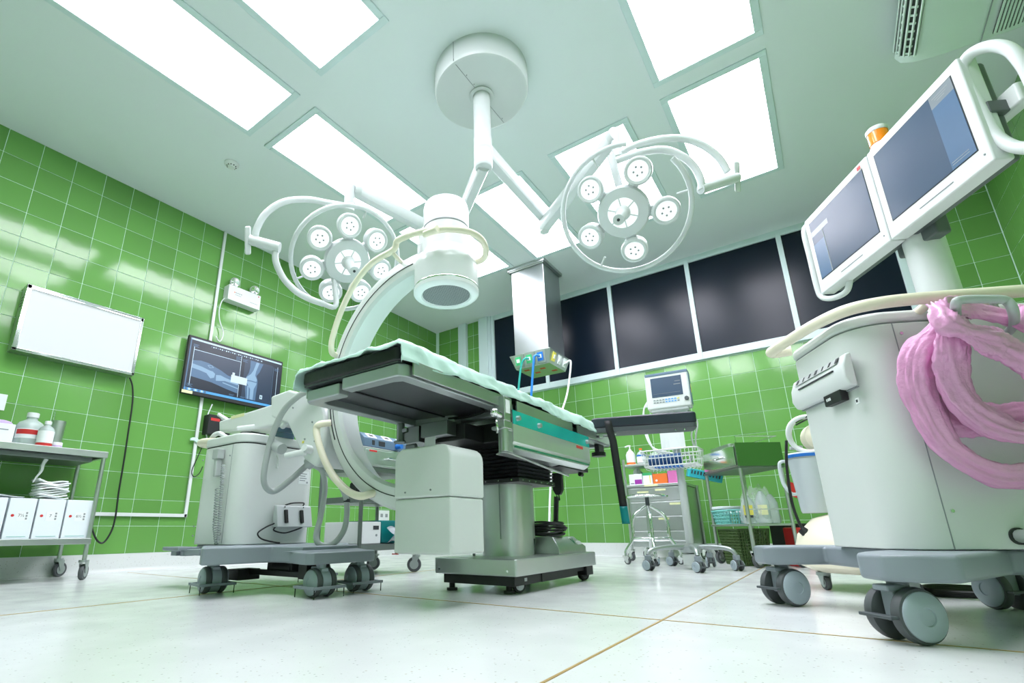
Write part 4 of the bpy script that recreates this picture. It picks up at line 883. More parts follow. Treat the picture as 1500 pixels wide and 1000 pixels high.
rope([pk(1392, 468, .15), pk(1375, 495, .12), pk(1352, 525, .09), pk(1347, 565, .07), pk(1362, 610, .065), pk(1385, 650, .065), pk(1415, 675, .07), pk(1450, 692, .07), pk(1480, 698, .07), pk(1525, 692, .07), pk(1565, 665, .07), pk(1590, 615, .07), pk(1592, 560, .08), pk(1570, 510, .10), pk(1530, 478, .11), pk(1490, 462, .12)], .034, 'loop', .55, seed=1).build('film_loop', 'pink_film', drape, smooth=2)
rope([pk(1395, 470, .17), pk(1393, 500, .16), pk(1392, 530, .13), pk(1400, 565, .11), pk(1420, 595, .10), pk(1448, 618, .09), pk(1480, 633, .09), pk(1520, 637, .09), pk(1548, 622, .10), pk(1562, 592, .12), pk(1548, 562, .14), pk(1518, 540, .16)], .032, 'loop', .55, seed=2).build('film_loop', 'pink_film', drape, smooth=2)
rope([pk(1378, 455, .13), pk(1388, 470, .20), pk(1410, 482, .21), pk(1440, 495, .19), pk(1475, 512, .17), pk(1520, 540, .16)], .034, 'loop', .6, seed=3).build('film_loop', 'pink_film', drape, smooth=2)
rope([pk(1385, 450, .17), pk(1410, 452, .09), pk(1440, 458, .08), pk(1475, 465, .08), pk(1520, 478, .06), pk(1560, 505, .05), pk(1580, 545, .05), pk(1572, 585, .05), pk(1540, 600, .055), pk(1515, 602, .06)], .026, 'loop', .5, seed=4).build('film_loop', 'pink_film', drape, smooth=2)
rope([pk(1372, 575, .05), pk(1380, 605, .05), pk(1405, 622, .05), pk(1440, 612, .05), pk(1475, 605, .05), pk(1520, 602, .06)], .028, 'loop', .45, seed=5).build('film_loop', 'pink_film', drape, smooth=2)

# ================================================================ gas pendant
gp = thing('medical_gas_pendant', 'square stainless steel ceiling column with gas outlets and hoses', 'gas pendant', (-2.31, 4.66, ZC))
MB().box(-2.505, -2.105, 4.465, 4.865, 2.07, 3.10).build('column', 'pendant_steel', gp, bevel=.004)
MB().box(-2.54, -2.075, 4.425, 4.895, 3.095, 3.133).box(-2.522, -2.09, 4.44, 4.88, 3.085, 3.096).build('ceiling_flange', 'steel', gp, bevel=.003)
m = MB().add([(-2.55,4.42,2.075),(-2.065,4.42,2.075),(-2.065,4.91,2.075),(-2.55,4.91,2.075),(-2.505,4.475,1.93),(-2.11,4.475,1.93),(-2.11,4.865,1.93),(-2.505,4.865,1.93)], [(0,1,2,3),(7,6,5,4),(1,0,4,5),(2,1,5,6),(3,2,6,7),(0,3,7,4)])
ob = m.build('outlet_box', 'steel', gp, bevel=.003)
dn = Vector((0, -.145, -.055)).normalized(); de = Vector((.145, 0, -.045)).normalized()
def outlet(c, n, ex, m, plug=True):
    n = Vector(n); M_ = frameM(Vector(c), ex, n.cross(Vector(ex)) if False else Vector((0, 0, 1)))
    MB().at(M_).box(-.035, .035, -.04, .04, -.004, .002).build('outlet_plate', m, ob)
    MB().at(M_).box(-.016, .016, -.02, .02, .0, .006).cyl((0, 0, .004), (0, 0, .008), .010, n=14).build('outlet_socket', 'paper', ob)
cf = lambda t: Vector((-2.49+.36*t, 4.447, 2.003))
for k, m_ in enumerate(('green_box', 'green_box', 'blue')):
    c = cf(.12+.36*k); MB().add([c+Vector((-.055, -.027, .072)), c+Vector((.055, -.027, .072)), c+Vector((.05, -.005, -.065)), c+Vector((-.05, -.005, -.065)), c+Vector((-.055, .0, .06)), c+Vector((.055, .0, .06)), c+Vector((.05, .02, -.065)), c+Vector((-.05, .02, -.065))], [(0,1,2,3),(4,5,1,0),(1,5,6,2),(0,3,7,4),(3,2,6,7)]).build('outlet_plate', 'steel', ob)
    MB().obox(c+Vector((0, -.022, .0)), (.033, 0, 0), Vector((0, .012, -.075)).normalized()*.045, (0, -.001, 0)).build('outlet_label', m_, ob)
    MB().obox(c+Vector((0, -.026, .0)), (.016, 0, 0), Vector((0, .012, -.075)).normalized()*.018, (0, -.004, 0)).build('outlet_socket', 'paper', ob)
for k, m_ in enumerate(('yellow', 'paper', 'paper')):
    c = Vector((-2.085, 4.53+.13*k, 2.005)); MB().obox(c+Vector((.004, 0, 0)), (0, .032, 0), Vector((-.045, 0, -.145)).normalized()*.048, Vector((.004, 0, -.001))).build('outlet_label', m_, ob)
    MB().obox(c+Vector((.010, 0, 0)), (0, .014, 0), Vector((-.045, 0, -.145)).normalized()*.02, Vector((.004, 0, -.001))).build('outlet_socket', 'paper', ob)
q = MB()
for x, y in ((-2.42, 4.56), (-2.25, 4.60), (-2.36, 4.7), (-2.18, 4.74)): q.box(x-.03, x+.03, y-.02, y+.02, 1.9285, 1.931)
q.build('underside_label', 'red', ob)
a = cf(.48)+Vector((0, -.03, 0)); MB().tube([a, a+Vector((-.03, -.04, -.01)), a+Vector((-.07, -.05, -.10)), PY(757, 592, 4.35), PY(748, 640, 4.33), PY(742, 700, 4.35), PY(742, 800, 4.42)], .011, 10, smooth=8).build('gas_hose', 'teal_hose', gp, smooth=True)
a = cf(.84)+Vector((0, -.03, 0)); MB().tube([a, a+Vector((-.03, -.04, 0)), a+Vector((-.05, -.05, -.08)), PY(777, 597, 4.37), PY(774, 640, 4.36), PY(772, 700, 4.38), PY(770, 800, 4.43)], .012, 10, smooth=8).build('gas_hose', 'blue_hose', gp, smooth=True)
a = Vector((-2.07, 4.79, 2.0)); MB().tube([a, a+Vector((.06, .0, .01)), PX(834, 555, -2.0), PX(830, 580, -2.0), PX(822, 605, -2.02), PX(812, 640, -2.05), PX(806, 720, -2.1), PX(804, 800, -2.12)], .010, 10, smooth=8).build('gas_hose', 'white_hose', gp, smooth=True)

# ================================================================ ceiling air conditioner
ac = thing('air_conditioner', 'white ceiling suspended air conditioner with slatted grilles', 'air conditioner', (1.1, 2.9, ZC))
ax0, ax1, ay0, ay1 = .80, 1.44, 2.0, 3.60
prf = [(ax0, ZC-.002), (ax0-.02, ZC-.05), (ax0, ZC-.10), (ax0+.06, ZC-.135), (ax0+.2, ZC-.16), (ax1-.12, ZC-.19), (ax1, ZC-.19), (ax1, ZC-.002)]
MB().prism([(a+.02, z) for a, z in prf], ay0, ay1-.02, 'y').build('housing', 'ac_paint', ac, bevel=.01)
g = MB()
gp_ = [(ax0-.006, ZC-.052), (ax0+.012, ZC-.107), (ax0+.078, ZC-.146)]
def gpt(t, o=0.):
    a_, b_ = (gp_[0], gp_[1]) if t < .45 else (gp_[1], gp_[2]); f_ = t/.45 if t < .45 else (t-.45)/.55
    return Vector((a_[0]+(b_[0]-a_[0])*f_-.6*o, 0, a_[1]+(b_[1]-a_[1])*f_-.7*o))
MB().grid(lambda u, v: gpt(u)+Vector((0, ay0+.08+(ay1-ay0-.18)*v, 0)), 8, 1).build('outlet_recess', 'grille_dark', ac)
for k in range(6):
    c_ = gpt(.04+.92*k/5, .006); MB().obox((c_.x, (ay0+ay1)/2-.01, c_.z), (.0035, 0, .002), (0, (ay1-ay0)/2-.09, 0), (.002, 0, -.003)).build('louvre', 'ac_paint', ac)
for k in range(26):
    y = ay1-.12-k*.058
    if y < ay0+.1: break
    for q0, q1 in ((.2, .44), (.6, .84)):
        a_, b_ = gpt(q0, .004), gpt(q1, .004); MB().obox(((a_.x+b_.x)/2, y, (a_.z+b_.z)/2), (b_-a_)/2, (0, .007, 0), (.001, 0, .001)).build('louvre_rib', 'ac_paint', ac)
zg = lambda x: ZC-.16-(x-(ax0+.22))*.03/.3
gx0, gx1 = 1.20, 1.43
MB().obox(((gx0+gx1)/2, (ay0+ay1)/2, ZC-.1905), ((gx1-gx0)/2, 0, 0), (0, (ay1-ay0)/2-.07, 0), (0, 0, .004)).build('intake_recess', 'grille_dark', ac)
for k in range(14):
    x = gx0+.005+k*.0165; MB().obox((x, (ay0+ay1)/2, ZC-.197), (.0048, 0, 0), (0, (ay1-ay0)/2-.075, 0), (0, 0, .004)).build('intake_slat', 'ac_paint', ac)
MB().box(1.155, 1.158, ay0+.02, ay1-.03, ZC-.1905, ZC-.182).build('panel_seam', 'ink_grey', ac)

# ================================================================ smoke detector
sd = thing('smoke_detector', 'small round white smoke detector on the ceiling', 'smoke detector', (-3.43, 1.615, ZC))
MB().lathe([(.055, 0), (.055, -.012), (.048, -.02), (.03, -.03), (.026, -.04), (0, -.041)], (-3.43, 1.615, ZC)).build('detector_body', 'white_plastic', sd, smooth=True)
q = MB()
for k in range(10): a = k*math.pi/5; q.box(-3.43+.033*math.cos(a)-.004, -3.43+.033*math.cos(a)+.004, 1.615+.033*math.sin(a)-.004, 1.615+.033*math.sin(a)+.004, ZC-.031, ZC-.024)
q.build('sensor_slot', 'ink', sd)

# ================================================================ things on the left wall
xv = -4.285
vy0, vy1, vz0, vz1 = PX(26, 470, xv).y, PX(203, 510, xv).y, 1.475, 1.965
fv = thing('x_ray_film_viewer', 'lit X-ray film viewer box with chrome frame on the green wall', 'x-ray viewer', (XL, (vy0+vy1)/2, vz0))
MB().box(XL+.001, xv-.004, vy0, vy1, vz0, vz1).build('case', 'steel', fv, bevel=.004)
q = .022; m = MB()
for a in ((vy0, vy1, vz0, vz0+q), (vy0, vy1, vz1-q-.012, vz1), (vy0, vy0+q+.008, vz0, vz1), (vy1-q, vy1, vz0, vz1)):
    m = MB().box(xv-.006, xv+.010, a[0], a[1], a[2], a[3]); m.build('frame_bar', 'chrome', fv, bevel=.004)
MB().box(xv-.004, xv+.002, vy0+q, vy1-q, vz0+q, vz1-q-.01).build('light_panel', 'viewer_panel', fv)
MB().tube([(xv-.03, vy0+.04, vz1-.02), (xv+.012, vy0+.035, vz1-.028), (xv+.012, vy1-.03, vz1-.028)], .005, 8, smooth=1).build('film_clip', 'chrome', fv, smooth=True)
q = MB()
for k in range(4): q.box(xv-.06+.002, xv-.02, vy0-.001, vy0+.001, vz1-.10-.022*k, vz1-.092-.022*k)
q.build('case_vent', 'ink', fv)
MB().tube([PX(p_[0], p_[1], -4.33) for p_ in ((190, 553), (194, 566), (194, 590), (188, 632), (181, 678), (174, 720), (169, 757), (163, 778), (152, 794), (143, 792), (136, 778), (133, 760), (132, 745))], .0065, 8, smooth=6).build('power_cord', 'black', fv, smooth=True)
# wall screen with the knee radiographs
xt = -4.30
ty0_, ty1_ = PX(271, 534, xt).y, PX(412, 560, xt).y; tz0_, tz1_ = 1.425, 1.955
tv = thing('wall_screen', 'black wall-mounted flat screen showing two knee radiographs', 'screen', (XL, (ty0_+ty1_)/2, tz0_))
MB().box(xt-.035, xt, ty0_, ty1_, tz0_, tz1_).build('screen_body', 'black', tv, bevel=.006)
MB().box(XL+.001, xt-.03, (ty0_+ty1_)/2-.15, (ty0_+ty1_)/2+.15, tz0_+.12, tz1_-.12).build('wall_bracket', 'dark_grey', tv)
bzl = .017
def uv(u, v, d=0.): return (xt+.001+d, ty0_+bzl+(ty1_-ty0_-2*bzl)*u, tz1_-bzl-(tz1_-tz0_-2*bzl-.012)*v)
def poly(pts, m, d, name='image_area'):
    return MB().add([uv(u, v, d) for u, v in pts], [tuple(range(len(pts)))[::-1]]).build(name, m, tv)
def rect(u0, u1, v0, v1, m, d, name='image_bar'): return poly([(u0, v0), (u1, v0), (u1, v1), (u0, v1)], m, d, name)
rect(0, 1, 0, 1, 'tv_dark', 0, 'display')
rect(.0, 1, .012, .045, 'tv_line', .0006, 'menu_bar'); rect(.0, .012, .012, .96, 'tv_soft', .0006)
rect(.0, 1, .945, .99, 'tv_bar', .0006, 'task_bar')
for k in range(26): rect(.20+k*.022, .212+k*.022, .075, .092+.006*(k % 2), 'tv_line' if k % 3 else 'tv_soft', .0006, 'tool_icon')
for k in range(7): rect(.01+k*.03, .03+k*.03, .95, .985, 'tv_line' if k % 2 else 'tv_soft', .001, 'task_icon')
rect(.045, .525, .225, .66, 'tv_grey', .0004)
poly([(.045, .43), (.12, .40), (.2, .41), (.27, .455), (.33, .49), (.40, .55), (.525, .60), (.525, .86), (.40, .82), (.25, .76), (.045, .73)], 'tv_soft', .0008)
poly([(.045, .49), (.14, .51), (.22, .545), (.25, .55), (.275, .585), (.27, .66), (.235, .69), (.21, .65), (.19, .61), (.12, .585), (.045, .57)], 'tv_bone', .0012, 'femur_image')
poly([(.285, .60), (.33, .585), (.38, .61), (.525, .66), (.525, .70), (.38, .675), (.32, .70), (.29, .71)], 'tv_bone', .0012, 'tibia_image')
poly([(.36, .705), (.525, .755), (.525, .775), (.36, .725)], 'tv_bone', .0012, 'fibula_image')
poly([(.19, .455), (.235, .44), (.255, .475), (.215, .50)], 'tv_bone', .0014, 'patella_image'); poly([(.20, .462), (.232, .45), (.245, .475), (.215, .49)], 'tv_soft', .0016)
rect(.045, .53, .215, .225, 'tv_line', .0012); rect(.040, .046, .17, .9, 'tv_line', .0012); rect(.525, .530, .10, .52, 'tv_line', .0012); rect(.528, .533, .68, .93, 'tv_line', .0012); rect(.955, .96, .12, .93, 'tv_line', .0012); rect(.905, .909, .14, .93, 'tv_soft', .0012)
rect(.57, .90, .12, .935, 'tv_grey', .0003, 'image_field')
poly([(.63, .13), (.78, .14), (.745, .33), (.715, .42), (.735, .52), (.735, .64), (.73, .80), (.73, .925), (.62, .925), (.60, .70), (.595, .58), (.60, .50), (.625, .40), (.635, .28)], 'tv_soft', .0008)
poly([(.70, .14), (.735, .14), (.705, .33), (.70, .42), (.725, .50), (.72, .545), (.66, .54), (.60, .55), (.605, .49), (.65, .41), (.675, .32)], 'tv_bone', .0012, 'femur_image')
poly([(.605, .57), (.66, .56), (.725, .565), (.72, .61), (.70, .70), (.70, .92), (.665, .92), (.66, .72), (.63, .64)], 'tv_bone', .0012, 'tibia_image')
poly([(.625, .66), (.64, .66), (.65, .92), (.635, .92)], 'tv_bone', .0012, 'fibula_image')
rect(.44, .615, .52, .665, 'tv_window', .0018, 'dialog_box'); rect(.45, .475, .47, .52, 'tv_window', .0018, 'dialog_box')
rect(.775, .805, .79, .87, 'tv_line', .0012, 'side_marker'); rect(.785, .795, .81, .85, 'tv_dark', .0014, 'marker_glyph')
for u, v, n in ((.03, .12, 3), (.47, .13, 4), (.545, .15, 3), (.92, .16, 3), (.02, .87, 3), (.44, .90, 2), (.56, .90, 2)):
    for k in range(n): rect(u, u+.055-.012*(k % 2), v+.02*k, v+.009+.02*k, 'tv_soft', .0014, 'caption_line')
MB().box(xt-.001, xt+.0015, ty0_+.005, ty0_+.095, tz0_+.004, tz0_+.03).build('yellow_sticker', 'label_yellow', tv)
# emergency light
ez0, ez1 = 2.405, 2.56; ey0, ey1 = 2.155, 2.49
el = thing('emergency_light', 'white twin-spot emergency light box high on the green wall', 'emergency light', (XL, (ey0+ey1)/2, ez0))
eb_ = MB().box(XL+.001, XL+.095, ey0, ey1, ez0, ez1).build('battery_box', 'white_plastic', el, bevel=.004)
for yy in (ey0+.07, ey1-.055):
    c = Vector((XL+.055, yy, ez1+.055)); n_ = Vector((.85, -.25, -.25)).normalized()
    hd_ = MB().lathe([(0, -.045), (.03, -.042), (.044, -.02), (.046, .02), (.042, .026), (.038, .022)], c, n_, 24).build('spot_lamp', 'pale_plastic', el, smooth=True)
    MB().lathe([(0, .018), (.02, .020), (.039, .023)], c, n_, 24).build('spot_lens', 'chrome', el, smooth=True)
    MB().cyl((c.x, c.y, ez1), (c.x, c.y, ez1+.03), .012, n=12).build('spot_stem', 'white_plastic', el, smooth=True)
q = MB()
for k in range(4): q.box(XL+.0948, XL+.0965, ey0+.07+k*.018, ey0+.082+k*.018, ez0+.085, ez0+.093)
q.box(XL+.0948, XL+.0962, ey0+.07, ey0+.13, ez0+.066, ez0+.070).box(XL+.0948, XL+.0962, ey1-.11, ey1-.03, ez0+.045, ez0+.049).build('front_print', 'ink_grey', eb_)
MB().box(XL+.0948, XL+.0965, ey0+.055, ey0+.066, ez0+.085, ez0+.094).build('test_lamp', 'orange', eb_); MB().box(XL+.0948, XL+.0965, ey1-.03, ey1-.02, ez1-.025, ez1-.012).build('power_lamp', 'red', eb_)
MB().tube([(XL+.04, ey0+.01, ez0+.03), PX(325, 441, -4.34), PX(321, 455, -4.34), PX(322, 470, -4.34), PX(327, 488, -4.34), PX(322, 500, -4.34), PX(316, 492, -4.34)], .005, 8).build('cable', 'white_hose', el, smooth=True)
# surface trunking
ct = thing('cable_trunking', 'white plastic cable trunking running down the green wall past the screen', 'cable trunking', (XL, 2.09, .41))
for a in ((2.077, 2.103, 1.9, ZC-.002), (2.077, 2.103, .405, 1.45), (1.43, 2.10, .405, .431)):
    MB().box(XL+.001, XL+.018, *a).build('trunking_length', 'white_plastic', ct, bevel=.002)
# small computer on the wall
rb0, rb1 = PX(306, 603, -4.3), PX(335, 640, -4.3)
pcx = thing('mini_computer', 'small black computer box with a red label under the wall screen', 'computer', (XL, (rb0.y+rb1.y)/2, rb1.z))
MB().box(XL+.001, -4.285, rb0.y, rb1.y, rb1.z, rb0.z-.02).build('case', 'black', pcx, bevel=.004)
MB().box(-4.286, -4.284, rb0.y+.02, rb0.y+.10, rb0.z-.075, rb0.z-.05).build('red_label', 'red', pcx)
MB().box(-4.286, -4.284, rb0.y+.11, rb1.y-.015, rb0.z-.055, rb0.z-.045).build('logo_strip', 'ink_grey', pcx)
for k in range(3):
    MB().tube([(-4.31, rb1.y, rb1.z+.05+.03*k), (-4.30, rb1.y+.05, rb1.z+.06+.01*k), (-4.30, rb1.y+.09+.03*k, rb1.z-.02), (-4.31, rb1.y+.10+.05*k, rb1.z-.12)], .006, 8).build('lead', 'black' if k < 2 else 'white_hose', pcx, smooth=True)
MB().tube([PX(311, 592, -4.34), PX(303, 612, -4.34), PX(302, 635, -4.34), PX(306, 650, -4.34)], .005, 8).build('lead', 'white_hose', pcx, smooth=True)
MB().tube([PX(296, 655, -4.35), PX(287, 675, -4.35), PX(281, 690, -4.35), PX(284, 698, -4.35), PX(292, 693, -4.35), PX(297, 683, -4.35)], .004, 8).build('lead', 'black', pcx, smooth=True)
p = PX(293, 648, -4.34)
mk = MB().grid(lambda u, v: (XL+.02+.01*math.sin(5*u), p.y-.08+.16*u, p.z+.03-.07*v*(.3+u*.7)+.01*math.sin(8*u)), 10, 6).build('face_mask', 'sheet_mint', None, smooth=2, solid=.002, loc=p)
tag(mk, 'pale mint face mask hanging on the wall trunking', 'face mask')
so = thing('wall_socket', 'white double power socket low on the green wall behind the C-arm', 'power socket', (XL, 4.42, .44))
MB().box(XL+.001, XL+.012, 4.33, 4.51, .40, .52).build('socket_plate', 'white_plastic', so, bevel=.003)
for y in (4.38, 4.46): MB().box(XL+.011, XL+.0135, y-.02, y+.02, .44, .48).build('socket_face', 'ink_grey', so)

# ================================================================ left stainless trolley
lt = thing('stainless_trolley', 'stainless two-shelf trolley with bottles at the left edge', 'trolley', (-4.1, .85, 0))
cx0, cx1, cy0, cy1 = -4.345, -3.865, .36, 1.285
MB().box(cx0, cx1, cy0, cy1, .785, .80).build('top_shelf', 'steel', lt, bevel=.003)
for a in ((cx1-.02, cx1+.004, cy0, cy1), (cx0-.004, cx0+.02, cy0, cy1), (cx0, cx1, cy1-.02, cy1+.004), (cx0, cx1, cy0-.004, cy0+.02)): MB().box(*a, .762, .803).build('shelf_rim', 'steel', lt, bevel=.003)
MB().box(cx0+.06, cx1-.07, cy0+.1, cy1-.06, .735, .765).build('under_tray', 'steel_dark', lt, bevel=.003)
MB().box(cx0, cx1, cy0, cy1, .235, .25).build('lower_shelf', 'steel', lt, bevel=.003)
MB().box(cx1-.012, cx1+.002, cy0, cy1, .215, .252).build('shelf_rim', 'steel', lt, bevel=.003)
for x, y in ((cx1-.012, cy1-.015), (cx0+.012, cy1-.015), (cx1-.012, cy0+.015), (cx0+.012, cy0+.015)):
    MB().cyl((x, y, .125), (x, y, .77), .0125, n=16).build('leg', 'steel', lt, smooth=True)
    plate_caster(lt, x, y, .9 if x > -4 else .5, .048, .024, .12, .02, 'cast_grey', 'tyre', 'cast_grey')
zt2 = .803
def bottle(name, lab, x, y, r, h, m, capm, body=.62, cat='bottle', sq=0):
    t = thing(name, lab, cat, (x, y, zt2), 0, 'bottles on the left trolley')
    MB().lathe([(0, 0), (r*.95, 0), (r, .008), (r, h*body), (r*.85, h*(body+.1)), (r*.4, h*(body+.2)), (r*.36, h*.9), (0, h*.9)], (x, y, zt2), n=28).build('bottle_body', m, t, smooth=True)
    MB().lathe([(r*.44, h*.86), (r*.44, h*.985), (r*.40, h), (0, h)], (x, y, zt2), n=20).build('cap', capm, t, smooth=True)
    return t
def label_wrap(t, x, y, r, z0, z1, a0, a1, m, name='label'):
    MB().grid(lambda u, v: (x+r*math.cos(a0+(a1-a0)*u), y+r*math.sin(a0+(a1-a0)*u), z0+(z1-z0)*v), 12, 1).build(name, m, t, smooth=True)
B = lambda px, py: F(px, py, zt2)
p = PX(40, 645, -4.04); x, y = -4.04, p.y; hb_ = (PX(41, 603, -4.02).z-zt2)
t = bottle('solution_bottle', 'large clear plastic bottle with red and white label on the left trolley', x, y, .072, hb_, 'bottle_clear', 'white_plastic', .60)
label_wrap(t, x, y, .0728, zt2+.05, zt2+hb_*.5, -1.3, .9, 'paper'); label_wrap(t, x, y, .0733, zt2+.075, zt2+.105, -1.2, .75, 'red', 'red_band')
q = PX(64, 650, -3.93); x2, y2 = -3.93, q.y; h2_ = PX(66, 617, -3.95).z-zt2
t = bottle('solution_bottle', 'smaller bottle with red liquid and blank white label on the left trolley', x2, y2, .042, h2_, 'bottle_clear', 'white_plastic', .62)
label_wrap(t, x2, y2, .0426, zt2+.022, zt2+h2_*.6, -1.6, 1.2, 'paper'); MB().cyl((x2, y2, zt2+.001), (x2, y2, zt2+.021), .0425, n=28).build('red_liquid', 'red', t, smooth=True)
q = PX(80, 645, -4.12); x3, y3 = -4.12, q.y; h3_ = PX(80, 616, -4.12).z-zt2
t = thing('steel_jar', 'tall stainless jar holding an instrument on the left trolley', 'jar', (x3, y3, zt2))
MB().lathe([(0, 0), (.036, 0), (.038, .01), (.041, h3_), (.039, h3_), (.035, .012), (0, .012)], (x3, y3, zt2), n=28).build('jar_wall', 'steel', t, smooth=True)
MB().cyl((x3-.01, y3-.02, zt2+.02), (x3+.01, y3-.035, zt2+h3_+.06), .006, n=10).build('instrument', 'chrome', t, smooth=True)
q = PX(76, 642, -4.0); tp_ = thing('tape_roll', 'small roll of striped tape beside the red-bottomed bottle', 'tape', (-4.0, q.y+.03, zt2))
MB().cyl((-4.0, q.y+.03, zt2), (-4.0, q.y+.03, zt2+.045), .032, n=24).build('roll', 'paper', tp_, smooth=True); MB().cyl((-4.0, q.y+.03, zt2+.01), (-4.0, q.y+.03, zt2+.025), .0325, n=24).build('stripe', 'lilac', tp_, smooth=True)
wb0 = PX(18, 640, -4.0).y
t = thing('white_carton', 'white carton of gloves with a lilac item on top at the left edge', 'carton', (-4.05, wb0-.12, zt2))
MB().box(-4.13, -3.98, wb0-.24, wb0, zt2, zt2+.125).build('carton_body', 'carton_white', t, bevel=.003); MB().box(-3.981, -3.979, wb0-.12, wb0-.03, zt2+.085, zt2+.092).build('print_line', 'ink_grey', t)
MB().ball((-4.06, wb0-.06, zt2+.135), .05, 14, (1, 1.2, .45)).build('glove_tuft', 'lilac', t, smooth=True)
p = PX(18, 637, -4.16); t = thing('cleaning_jug', 'white plastic jug with blue cap standing behind the bottles', 'bottle', (-4.18, p.y+.12, zt2))
MB().lathe([(0, 0), (.05, 0), (.05, .12), (.04, .14), (0, .14)], (-4.18, p.y+.12, zt2), n=24).build('jug_body', 'white_plastic', t, smooth=True)
p2 = PX(59, 620, -4.2); MB().cyl((-4.2, p2.y, zt2), (-4.2, p2.y, zt2+.12), .045, n=24).build('box_behind', 'white_plastic', t, smooth=True); MB().cyl((-4.2, p2.y, zt2+.12), (-4.2, p2.y, zt2+.17), .045, n=24).build('blue_cap', 'blue', t, smooth=True)
# cartons on the lower shelf
ed = [PX(x_, 765, cx1-.02).y for x_ in (6, 49, 92, 133)]
for k, (s_, lb) in enumerate((('7\u00bd', 'second white glove carton, with a red dot, between its neighbours nearest the left edge'), ('7', 'white glove carton with a red dot in the middle of the trolley shelf'), ('6\u00bd', 'white glove carton with a red dot nearest the trolley end'))):
    y0, y1 = ed[k]+.004, ed[k+1]-.004
    t = thing('glove_carton', lb, 'carton', (-4.0, (y0+y1)/2, .252), 0, 'glove cartons on the trolley shelf')
    MB().box(-4.2, cx1-.02, y0, y1, .252, .485).build('carton_body', 'carton_white', t, bevel=.003)
    w_ = y1-y0; MB().cyl((cx1-.021, y0+.2*w_, .385), (cx1-.0185, y0+.2*w_, .385), .008, n=16).build('red_dot', 'red', t)
    MB().box(cx1-.021, cx1-.0188, y0+.36*w_, y0+.78*w_, .355, .41).build('label', 'paper', t)
    text(s_, .024, frameM(Vector((cx1-.0186, y0+.52*w_, .385)), (0, 1, 0), (0, 0, 1)), 'ink', t, 'size_print', .0003)
    q = MB()
    for j in range(3): q.box(cx1-.0189, cx1-.0183, y0+.68*w_, y0+.75*w_, .362+.016*j, .373+.016*j)
    q.build('bar_print', 'ink_grey', t); MB().box(cx1-.0205, cx1-.0185, y0+.02, y1-.02, .264, .267).build('edge_print', 'ink_teal', t)
t = thing('glove_carton', 'white glove carton cut off by the left edge of the picture', 'carton', (-4.0, ed[0]-.1, .252), 0, 'glove cartons on the trolley shelf')
MB().box(-4.2, cx1-.02, ed[0]-.19, ed[0]-.006, .252, .485).build('carton_body', 'carton_white', t, bevel=.003)
y0, y1 = PX(51, 725, -3.95).y, PX(95, 725, -3.95).y
gs = thing('gauze_packets', 'ragged pile of white gauze packets on the glove cartons', 'gauze packets', (-4.0, (y0+y1)/2, .487))
for k in range(10):
    dx, dy, w_ = random.uniform(-.01, .01), random.uniform(-.012, .012), .006
    MB().grid(lambda u, v, k=k, dx=dx, dy=dy: (-4.06+.15*v+dx, y0+(y1-y0)*u+dy, .4975+.0105*k+.006*math.sin(6*u+k)+(.012*(1-u)**6 if k > 7 else 0)), 10, 4).build('packet', 'paper', gs, solid=.009, smooth=True)
pp = MB().grid(lambda u, v: (-4.1+.12*v, y0-.26+.22*u, .489+.014*v+.006*math.sin(5*u)), 8, 4).build('paper_packet', 'paper', None, solid=.003, smooth=True, loc=(-4.0, y0-.15, .487))
tag(pp, 'flat white paper packet lying on the cartons left of the gauze pile', 'packet')
a = PX(68, 672, -3.98)
ds = MB().tube([(a.x, a.y, .735), (a.x, a.y-.01, .70), (a.x+.005, a.y-.012, .66), (a.x, a.y-.03, .62), (a.x, a.y-.04, .585)], .012, 8, r2=.003).build('tissue_strip', 'paper', None, smooth=True, loc=(a.x, a.y, .74))
tag(ds, 'torn white tissue strip hanging beneath the trolley top', 'tissue')

# ================================================================ electrosurgical unit trolley behind the C-arm
ex0, ex1, ey0_, ey1_ = -2.84, -2.435, 2.256, 2.80
et = thing('equipment_trolley', 'steel tube equipment trolley standing behind the C-arm', 'trolley', ((ex0+ex1)/2, 2.5, 0))
for x, y in ((ex0, ey0_), (ex1, ey0_), (ex0, ey1_), (ex1, ey1_)):
    MB().cyl((x, y, .11), (x, y, .70), .0135, n=14).build('leg', 'steel_dark', et, smooth=True); plate_caster(et, x, y, 2.2, .05, .022, .115, .015, 'cast_grey', 'tyre', 'cast_grey')
for z in (.155, .455): MB().box(ex0, ex1, ey0_, ey1_, z, z+.04).build('shelf', 'steel_dark', et, bevel=.003)
dr = MB().box(ex0, ex1+.01, ey0_-.01, ey1_+.01, .69, .815).build('drawer_unit', 'steel', et, bevel=.004)
MB().box(ex1+.0095, ex1+.0135, ey0_+.01, ey1_-.01, .70, .80).build('drawer_front', 'steel', dr, bevel=.002)
MB().tube([(ex1+.012, 2.46, .745), (ex1+.035, 2.46, .75), (ex1+.035, 2.60, .75), (ex1+.012, 2.60, .745)], .005, 8, smooth=1).build('drawer_handle', 'chrome', dr, smooth=True)
MB().box(ex1+.013, ex1+.0145, ey0_+.04, ey0_+.11, .785, .797).build('red_label', 'red', dr)
MB().box(ex0, ex1, ey0_, ey1_, .655, .69).build('rail_frame', 'steel_dark', et, bevel=.003)
es = thing('electrosurgical_generator', 'blue-grey electrosurgical generator with blue plugs on the equipment trolley', 'generator', ((ex0+ex1)/2, 2.5, .816))
MB().prism([(ex0+.03, .818), (ex1+.005, .818), (ex1+.0, .878), (ex1-.05, .918), (ex0+.03, .918)], ey0_, ey1_, 'y').build('case', 'esu_blue', es, bevel=.006)
